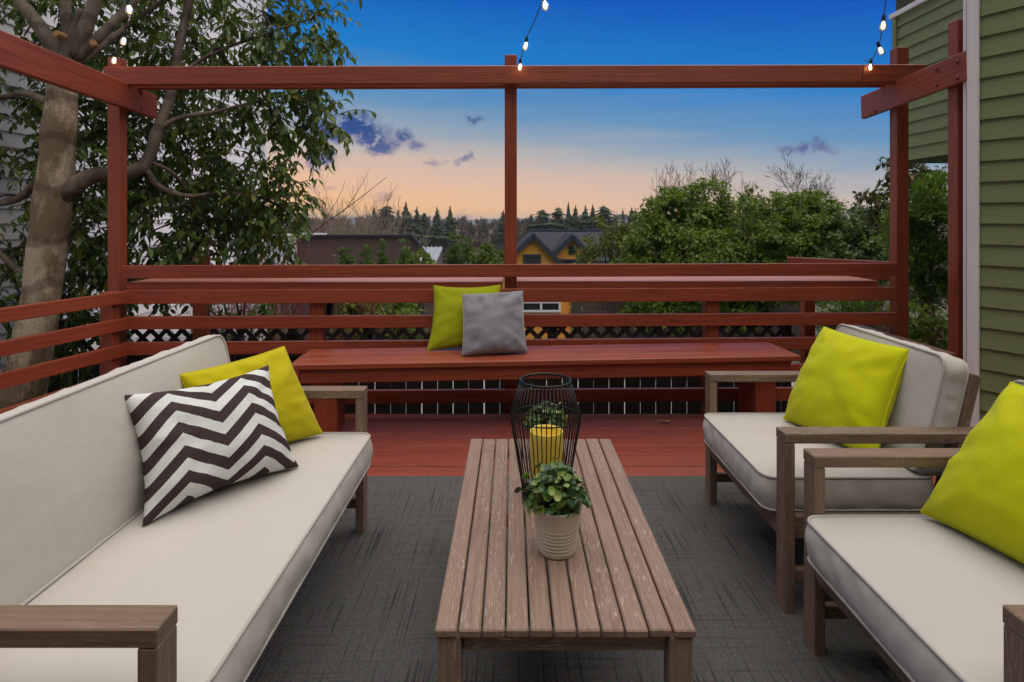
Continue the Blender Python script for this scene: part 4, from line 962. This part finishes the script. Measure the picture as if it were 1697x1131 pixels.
# ------------------------------------------------------------------ neighbouring houses
def poly(name, pts, faces, mat, parent): return mobj(name, pts, faces, mat, parent)
def lined(name, col, scale, dirn='Z', rough=.75):
    m, nt, b = newmat(name); v = nd(nt, 'ShaderNodeTexCoord').outputs['Object']
    w = nd(nt, 'ShaderNodeTexWave', {'Vector': v, 'Scale': scale}, wave_profile='SAW', bands_direction=dirn).outputs['Fac']
    c = mixc(nt, noise_tex(nt, v, 2.0, 4), tuple(x*.8 for x in col), tuple(x*1.15 for x in col))
    c = mixc(nt, ramp(nt, w, [(0, (.5, .5, .5)), (.12, (0, 0, 0))]), c, tuple(x*.35 for x in col))
    nt.links.new(c, b.inputs['Base Color']); b.inputs['Roughness'].default_value = rough
    nt.links.new(bump(nt, w, .4, .02), b.inputs['Normal']); return m
PLUM = lined('plum_brown_siding', (.125, .075, .068), 2.2, rough=.95); ORANGE = lined('orange_siding', (.76, .34, .045), 1.35); GREYWHITE = mat_plain('white_window_paint', (.7, .7, .7), .5)
SLATE = mat_plain('slate_shingles', (.050, .053, .068), .95, scale=9, var=.5, spec=.1); NAVY = mat_plain('dark_navy_trim', (.030, .038, .055), .5); PANE = mat_plain('dark_window_pane', (.015, .02, .025), .12, bumps=0)
METAL = mat_plain('standing_seam_metal', (.42, .43, .45), .4, .3)
bh = thing('brown_house', at(590, 391, 24)+Vector((0, 0, -5)), 'dark plum brown house with flat roofline behind the arborvitae', 'house')
P = [at(483, 389, 24), at(683, 391, 24), at(722, 440, 24), at(745, 470, 24)]; P = [at(745, 600, 24), at(483, 600, 24)]+P
n = len(P); V = [tuple(p) for p in P]+[(p.x-2.6, p.y+7, p.z-.35) for p in P]
poly('wall', V, [tuple(range(n))[::-1], tuple(range(n, 2*n))]+[(i, (i+1) % n, n+(i+1) % n, n+i) for i in range(n)], PLUM, bh)
board('roof_edge', at(477, 388, 23.9), at(540, 388.2, 23.9), .3, .07, GREYWHITE, bh); board('roof_edge', at(540.5, 390, 23.9), at(683, 390, 23.9), .12, .06, NAVY, bh)
board('roof_edge', at(683.5, 390.5, 23.9), at(745, 469, 23.9), .12, .06, NAVY, bh)
V, Fc = lathe([(0, 0), (.06, 0), (.07, .12), (.03, .18), (0, .18)], 10); mobj('vent', V, Fc, GREYWHITE, bh, Matrix.Translation(at(698, 434, 23.93)), True)
sh = thing('metal_roof_shed', at(715, 440, 28)+Vector((0, 0, -3)), 'small building with silver standing seam roof beside the brown house', 'building')
A_, B_, C_, D2 = at(692, 410, 31), at(733.5, 410, 29.5), at(721, 438, 26), at(680, 438, 27.5)
A0, B0, C0, D0 = [Vector((p.x, p.y, -5)) for p in (A_, B_, C_, D2)]
Eb = Vector((B_.x+.05, C_.y+.3, B_.z-.1)); E0 = Vector((Eb.x, Eb.y, -5))
poly('roof', [A_, B_, C_, D2]+[p-Vector((0, 0, .1)) for p in (A_, B_, C_, D2)], [(0, 1, 2, 3)[::-1], (4, 5, 6, 7), (0, 1, 5, 4), (1, 2, 6, 5), (2, 3, 7, 6), (3, 0, 4, 7)], METAL, sh)
for k in range(6):
    f = (k+.5)/6; board('seam', A_.lerp(B_, f)+Vector((0, 0, .03)), D2.lerp(C_, f)+Vector((0, 0, .03)), .04, .06, METAL, sh)
poly('wall', [B_-Vector((0, 0, .12)), C_-Vector((0, 0, .12)), C0, B0, D2-Vector((0, 0, .12)), D0], [(0, 1, 2, 3), (1, 4, 5, 2)], PLUM, sh)
wh = thing('white_shed', at(455, 395, 22)+Vector((0, 0, -4)), 'low white outbuilding at the left of the brown house', 'building')
board('wall', at(452, 440, 22), at(452, 395, 22), 1.1, 2.0, GREYWHITE, wh, zh=(0, 1, 0)); board('roof', at(428, 390, 22), at(477.5, 389, 22), 2.3, .12, GREYWHITE, wh)

oh = thing('orange_house', at(900, 440, 27)+Vector((0, 0, -4)), 'orange gabled house with slate roof right of the centre post', 'house')
HD = 26.0
def OP(px, py, dd=0.0): return at(px, py, HD)+Vector((0, dd, 0))
zb_ = at(900, 560, HD).z
def gable(peak, left, right, depth, base_py, nm_off):
    pk, lf, rg = OP(*peak), OP(*left), OP(*right); inl = .14
    P = [OP(left[0]+3, base_py), OP(right[0]-3, base_py), rg+Vector((-.08, 0, .0)), pk+Vector((0, 0, -.05)), lf+Vector((.08, 0, 0))]
    P = [p+Vector((0, .22+nm_off, 0)) for p in P]; n = 5; V = [tuple(p) for p in P]+[(p.x, p.y+depth, p.z) for p in P]
    poly('wall', V, [tuple(range(n)), tuple(range(n, 2*n))[::-1]]+[(i, n+i, n+(i+1) % n, (i+1) % n) for i in range(n)], ORANGE, oh)
    for a, b_ in ((pk, lf), (pk, rg)):
        dv = (b_-a).normalized(); b2 = b_+dv*.12; up = Vector((0, 1, 0)).cross(dv); up = up if up.z > 0 else -up
        q = [a+up*.06, b2+up*.06]
        V = [q[0], q[1], q[1]+Vector((0, depth, 0)), q[0]+Vector((0, depth, 0))]; V = V+[v-up*.10 for v in V]
        rf = poly('roof', [v+Vector((0, nm_off, 0)) for v in V], [(0, 1, 2, 3), (7, 6, 5, 4), (0, 4, 5, 1), (1, 5, 6, 2), (2, 6, 7, 3), (3, 7, 4, 0)], SLATE, oh)
        board('bargeboard', a+Vector((0, nm_off-.02, 0))-up*.06+dv*.05, b2+Vector((0, nm_off-.02, 0))-up*.06, .04, .15, NAVY, oh, zh=up)
gable((884, 389), (826, 446), (940, 446), 5.0, 600, 0.0)
gable((953, 391), (918, 424), (984, 424), 4.0, 433, .9)
# main roof behind the gables
ra, rb, rc, rd = at(878, 382.5, 30.5), at(1010, 382.5, 30.5), at(1022, 432, 27.2), at(880, 432, 27.2)
poly('roof', [ra, rb, rc, rd]+[v-Vector((0, 0, .12)) for v in (ra, rb, rc, rd)], [(3, 2, 1, 0), (4, 5, 6, 7), (0, 1, 5, 4), (1, 2, 6, 5), (2, 3, 7, 6), (3, 0, 4, 7)], SLATE, oh)
board('ridge', ra+Vector((0, 0, .02)), rb+Vector((0, 0, .02)), .25, .08, NAVY, oh)
slabwall('wall', (OP(880, 440).x, 27.3, 0), (OP(951, 440).x, 27.3, 0), 3.0, zb_, at(900, 434, 27.3).z, ORANGE, oh)
board('bargeboard', OP(922, 433.5, .95), OP(985, 433.5, .95), .08, .07, NAVY, oh)
def window(cx0, cy0, cx1, cy1, dd, frame_mat, split, th=.09):
    a, b_ = OP(cx0, cy0, dd), OP(cx1, cy1, dd); wv = b_.x-a.x; hv = a.z-b_.z; c = (a+b_)/2
    w = board('window', (c.x-wv/2, c.y, c.z), (c.x+wv/2, c.y, c.z), .03, hv, PANE, oh, ch=0)
    for zz in (a.z, b_.z): board('frame', (a.x-th/2, c.y-.02, zz), (b_.x+th/2, c.y-.02, zz), .05, th, frame_mat, w)
    for xx in (a.x, b_.x)+((c.x,) if split else ()): board('frame', (xx, c.y-.022, b_.z+th/2), (xx, c.y-.022, a.z-th/2), .05, th*.9, frame_mat, w, zh=(1, 0, 0))
window(869, 424, 895, 445, .20, NAVY, False, .10); window(947, 410, 959, 423, 1.10, NAVY, False, .05); window(866, 502, 928, 517, .20, GREYWHITE, True, .10)
gr = thing('grey_house', at(1410, 365, 40)+Vector((0, 0, -3)), 'grey roofed house half hidden at right behind the laurels', 'house')
a, b_, c2, d2 = at(1396, 347, 40), at(1440, 345, 40), at(1452, 372, 37), at(1412, 372, 37)
poly('roof', [a, b_, c2, d2]+[v-Vector((0, 0, .15)) for v in (a, b_, c2, d2)], [(3, 2, 1, 0), (4, 5, 6, 7), (0, 1, 5, 4), (1, 2, 6, 5), (2, 3, 7, 6), (3, 0, 4, 7)], SLATE, gr)
board('bargeboard', a+Vector((-.06, -.1, .05)), d2+Vector((-.06, -.1, .05)), .08, .16, GREYWHITE, gr)
poly('wall', [a-Vector((0, 0, .2)), d2-Vector((0, 0, .2)), Vector((d2.x, d2.y, -5)), Vector((a.x, a.y, -5)), c2-Vector((0, 0, .2)), Vector((c2.x, c2.y, -5))], [(0, 1, 2, 3), (1, 4, 5, 2)], PLUM, gr)
# picket fence
pf = thing('picket_fence', at(1130, 520, 15)+Vector((0, 0, -.8)), 'weathered brown picket fence below the laurels', 'fence')
fa, fb = at(965, 497, 16.5), at(1330, 499, 15.4); NP = 78
for i in range(NP):
    p = fa.lerp(fb, (i+.5)/NP); hz = rnd.uniform(-.03, .02); board('picket', (p.x, p.y, p.z-1.5), (p.x, p.y, p.z+hz), .02, .066, GREYWOOD, pf, zh=(1, 0, 0), ch=0)
for zz in (-.25, -1.1): board('rail', fa+Vector((0, .03, zz)), fb+Vector((0, .03, zz)), .03, .07, GREYWOOD, pf)
fc = at(952, 496, 18.6)
for i in range(14):
    p = fa.lerp(fc, (i+.5)/14); board('picket', (p.x-.03, p.y+.04, p.z-1.5), (p.x-.03, p.y+.04, p.z+.0), .02, .10, GREYWOOD, pf, zh=(0, 1, 0), ch=0)

# ------------------------------------------------------------------ far hillside
def conifer_mesh(seed, layers=13, blades=13, narrow=.24):
    r = random.Random(seed); V, Fc, T = [], [], []
    for L in range(layers):
        f = L/(layers-1); z = .08+.9*f; R0 = (narrow*(1-f)**.8 if narrow < .4 else .30*math.sin(PI*(.10+.90*(1-f)))**.75)*(1+r.uniform(-.3, .3))+.012
        for k in range(blades):
            a = 2*PI*(k+r.random())/blades; z = .08+.9*f+r.uniform(-.05, .05); rr_ = R0*r.uniform(.35, 1.35); wdt = .30*rr_+.010; b0 = len(V); ca, sa = math.cos(a), math.sin(a)
            V += [(0, 0, z+.05), (ca*rr_*.6-sa*wdt, sa*rr_*.6+ca*wdt, z-.005), (ca*rr_, sa*rr_, z-.035+r.uniform(-.02, .03)), (ca*rr_*.6+sa*wdt, sa*rr_*.6-ca*wdt, z-.005)]
            Fc.append((b0, b0+1, b0+2, b0+3)); T += [r.random()*.8+.2*f]*4
    return mesh_of('crown', np.array(V), np.array(Fc), CONIF, tint=np.array(T))
CM = [conifer_mesh(1, 19, 20, .24), conifer_mesh(2, 17, 20, .34), conifer_mesh(3, 16, 24, .46), conifer_mesh(4, 15, 22, .30), conifer_mesh(5, 14, 20, .38), conifer_mesh(6, 13, 26, .50)]
tv, tf = tube_geo([(0, 0, -.02), (0, 0, .5), (0, 0, .95)], [.022, .012, .003], 6); CT = mesh_of('trunk', tv, tf, TW)
def conifer(label, px, ytop, h, k, d=None):
    d = d or 372; h *= 1.55
    for _ in range(40):
        zg = gz(px, d); 
        if at(px, ytop, d).z-zg >= h: break
        d -= 4
    zg = gz(px, d); hh = at(px, ytop, d).z-zg; x = (px-CX)/F*d
    t = thing('conifer_tree', (x, d, zg), label, 'tree', 'conifers on the far hill')
    S = Matrix.Translation(Vector((x, d, zg))) @ Matrix.Rotation(px, 4, 'Z') @ Matrix.Diagonal((hh*1.0, hh*1.0, hh, 1))
    link(bpy.data.objects.new('trunk', CT), S, t); link(bpy.data.objects.new('crown', CM[k+3*(int(px) % 2)]), S @ Matrix.Diagonal((1+.25*math.sin(px*1.7), 1+.25*math.sin(px*2.3), 1, 1)), t)
for a in [('conifer on the far hill above the pale bare shrub left edge', 506, 352, 9, 2), ('dark conifer just right of the pale bare shrub', 620, 344, 11, 1), ('second dark conifer right of the pale bare shrub', 640, 345, 11, 2), ('small conifer left of the tallest pair on the far hill', 660, 349, 10, 0),
          ('tallest conifer above the right end of the brown house', 673, 340, 13, 0), ('conifer beside the tallest one above the brown house', 691, 346, 12, 1), ('short conifer above the silver metal roof left end', 702, 356, 8, 2), ('rounded conifer above the silver metal roof right end', 724, 348, 12, 1),
          ('spiky lone conifer above the taller arborvitae', 746, 346, 12, 0), ('tiny conifer in front of the blue far hills', 781, 365, 6, 0), ('tiny conifer left of the centre post against far hills', 803, 364, 6, 0), ('conifer partly behind the centre post on its left', 834, 352, 10, 1),
          ('conifer just right of the centre post', 880, 358, 9, 1), ('rounded dark conifer above the left orange gable', 899, 352, 10, 2), ('broad dark conifer above the slate roof ridge left part', 925, 349, 11, 2), ('tallest spiky conifer above the slate roof', 942, 340, 13, 0),
          ('slim conifer second right of the tallest above the slate roof', 954, 346, 12, 0), ('dark conifer third right of the tallest above the slate roof', 970, 345, 12, 1), ('pointed conifer above the right end of the slate roof', 982, 344, 12, 0), ('wide dark conifer above the loose light green conifer', 1002, 347, 12, 2),
          ('slim conifer left of the laurel on the skyline', 1032, 350, 10, 0), ('conifer touching the laurel crown on the skyline', 1047, 348, 11, 1), ('dark conifer on the skyline above the grey roofed house', 1412, 331, 6, 2, 90) if False else ('small conifer on the skyline left of the tallest pair', 650, 356, 8, 1)]:
    conifer(*a)
def far_house(label, px, py, d, w, mat, rm):
    c = at(px, py, d); t = thing('far_house', c, label, 'house', 'small houses on the far hill')
    board('wall', c+Vector((-w/2, 0, 1.2)), c+Vector((w/2, 0, 1.2)), 6, 3.4, mat, t)
    V = [(-w/2-.3, -3.3, 2.91), (w/2+.3, -3.3, 2.91), (w/2+.3, 3.3, 2.91), (-w/2-.3, 3.3, 2.91), (-w/2, 0, 5.0), (w/2, 0, 5.0)]
    mobj('roof', V, [(0, 1, 5, 4), (2, 3, 4, 5), (1, 2, 5), (3, 0, 4), (3, 2, 1, 0)], rm, t, Matrix.Translation(c))
    for k in (-.28, .05, .32): board('window', c+Vector((w*k-.35, -3.01, 1.3)), c+Vector((w*k+.35, -3.01, 1.3)), .06, 1.1, PANE, t, ch=0)
far_house('tiny grey blue house among bare trees on the far hill', 733, 392, 290, 6, mat_plain('blue_grey_paint', (.12, .14, .20), .7), SLATE)
far_house('tiny cream house above the slate roof on the far hill', 934, 379, 300, 6, mat_plain('cream_paint', (.55, .45, .38), .7), SLATE)
far_house('tiny white house left of the laurel on the far hill', 1031, 372, 300, 4, GREYWHITE, SLATE)
# bare woodland covering the hillside: one mass
WOODC = mat_leaf('bare_woodland', [(0, (.075, .056, .046)), (.5, (.105, .080, .065)), (.78, (.14, .11, .09)), (.88, (.085, .09, .045)), (1, (.20, .16, .14))], True, 0, .9, .1)
Vs, Ts = [], []; rw = np.random.default_rng(5); ntree = 3400; nb = 40
tx = rw.uniform(-.62, .95, ntree); td = rw.uniform(95, 392, ntree); h = rw.uniform(4.0, 7.5, ntree)*np.where(td < 170, .8, 1)
base = np.array([(k*dd, dd, ground_z(k*dd, dd)) for k, dd in zip(tx, td)])
ang = rw.uniform(0, 2*PI, (ntree, nb)); el = rw.uniform(.35, 1.0, (ntree, nb)); s = rw.uniform(.05, .55, (ntree, nb))*h[:, None]; L = rw.uniform(.25, .5, (ntree, nb))*h[:, None]
hx, hy = np.cos(ang)*np.cos(el*1.35), np.sin(ang)*np.cos(el*1.35); hz_ = np.sin(el*1.35)
st = base[:, None]+np.stack([hx*s*.35, hy*s*.35, s], 2); en = st+np.stack([hx, hy, hz_], 2)*L[..., None]
wd_ = (.05+.0008*td)[:, None, None]; pv = np.stack([np.cos(ang+1.57), np.sin(ang+1.57), 0*ang], 2)*wd_
tri = np.stack([st-pv, st+pv, en+pv*.3, en-pv*.3], 2).reshape(-1, 3)
tt = np.repeat(np.clip(rw.random(ntree)[:, None]*.8+rw.random((ntree, nb))*.25, 0, 1).ravel(), 4)
o = mobj('woodland', tri, np.arange(len(tri)).reshape(-1, 4), WOODC, tint=tt); tag(o, 'brown bare winter woodland covering the far hillside', 'woodland', kind='stuff')

# ------------------------------------------------------------------ evening air
HZ = 0.00024
m = bpy.data.materials.new('evening_haze'); m.use_nodes = True; nt = m.node_tree; nt.nodes.clear()
pv_ = nd(nt, 'ShaderNodeVolumePrincipled', {'Color': (.88, .86, .84, 1), 'Density': HZ, 'Anisotropy': .2}); nt.links.new(pv_.outputs[0], nd(nt, 'ShaderNodeOutputMaterial').inputs['Volume'])
hx0, hx1, hy0, hy1, hz0, hz1 = -3200, 3200, -62, 3400, -75, 24
V = [(hx0, hy0, hz0), (hx1, hy0, hz0), (hx1, hy1, hz0), (hx0, hy1, hz0), (hx0, hy0, hz1), (hx1, hy0, hz1), (hx1, hy1, hz1), (hx0, hy1, hz1)]
tag(mobj('haze', V, [(3, 2, 1, 0), (4, 5, 6, 7), (0, 1, 5, 4), (1, 2, 6, 5), (2, 3, 7, 6), (3, 0, 4, 7)], m), 'thin evening haze over the valley', 'haze', kind='stuff')
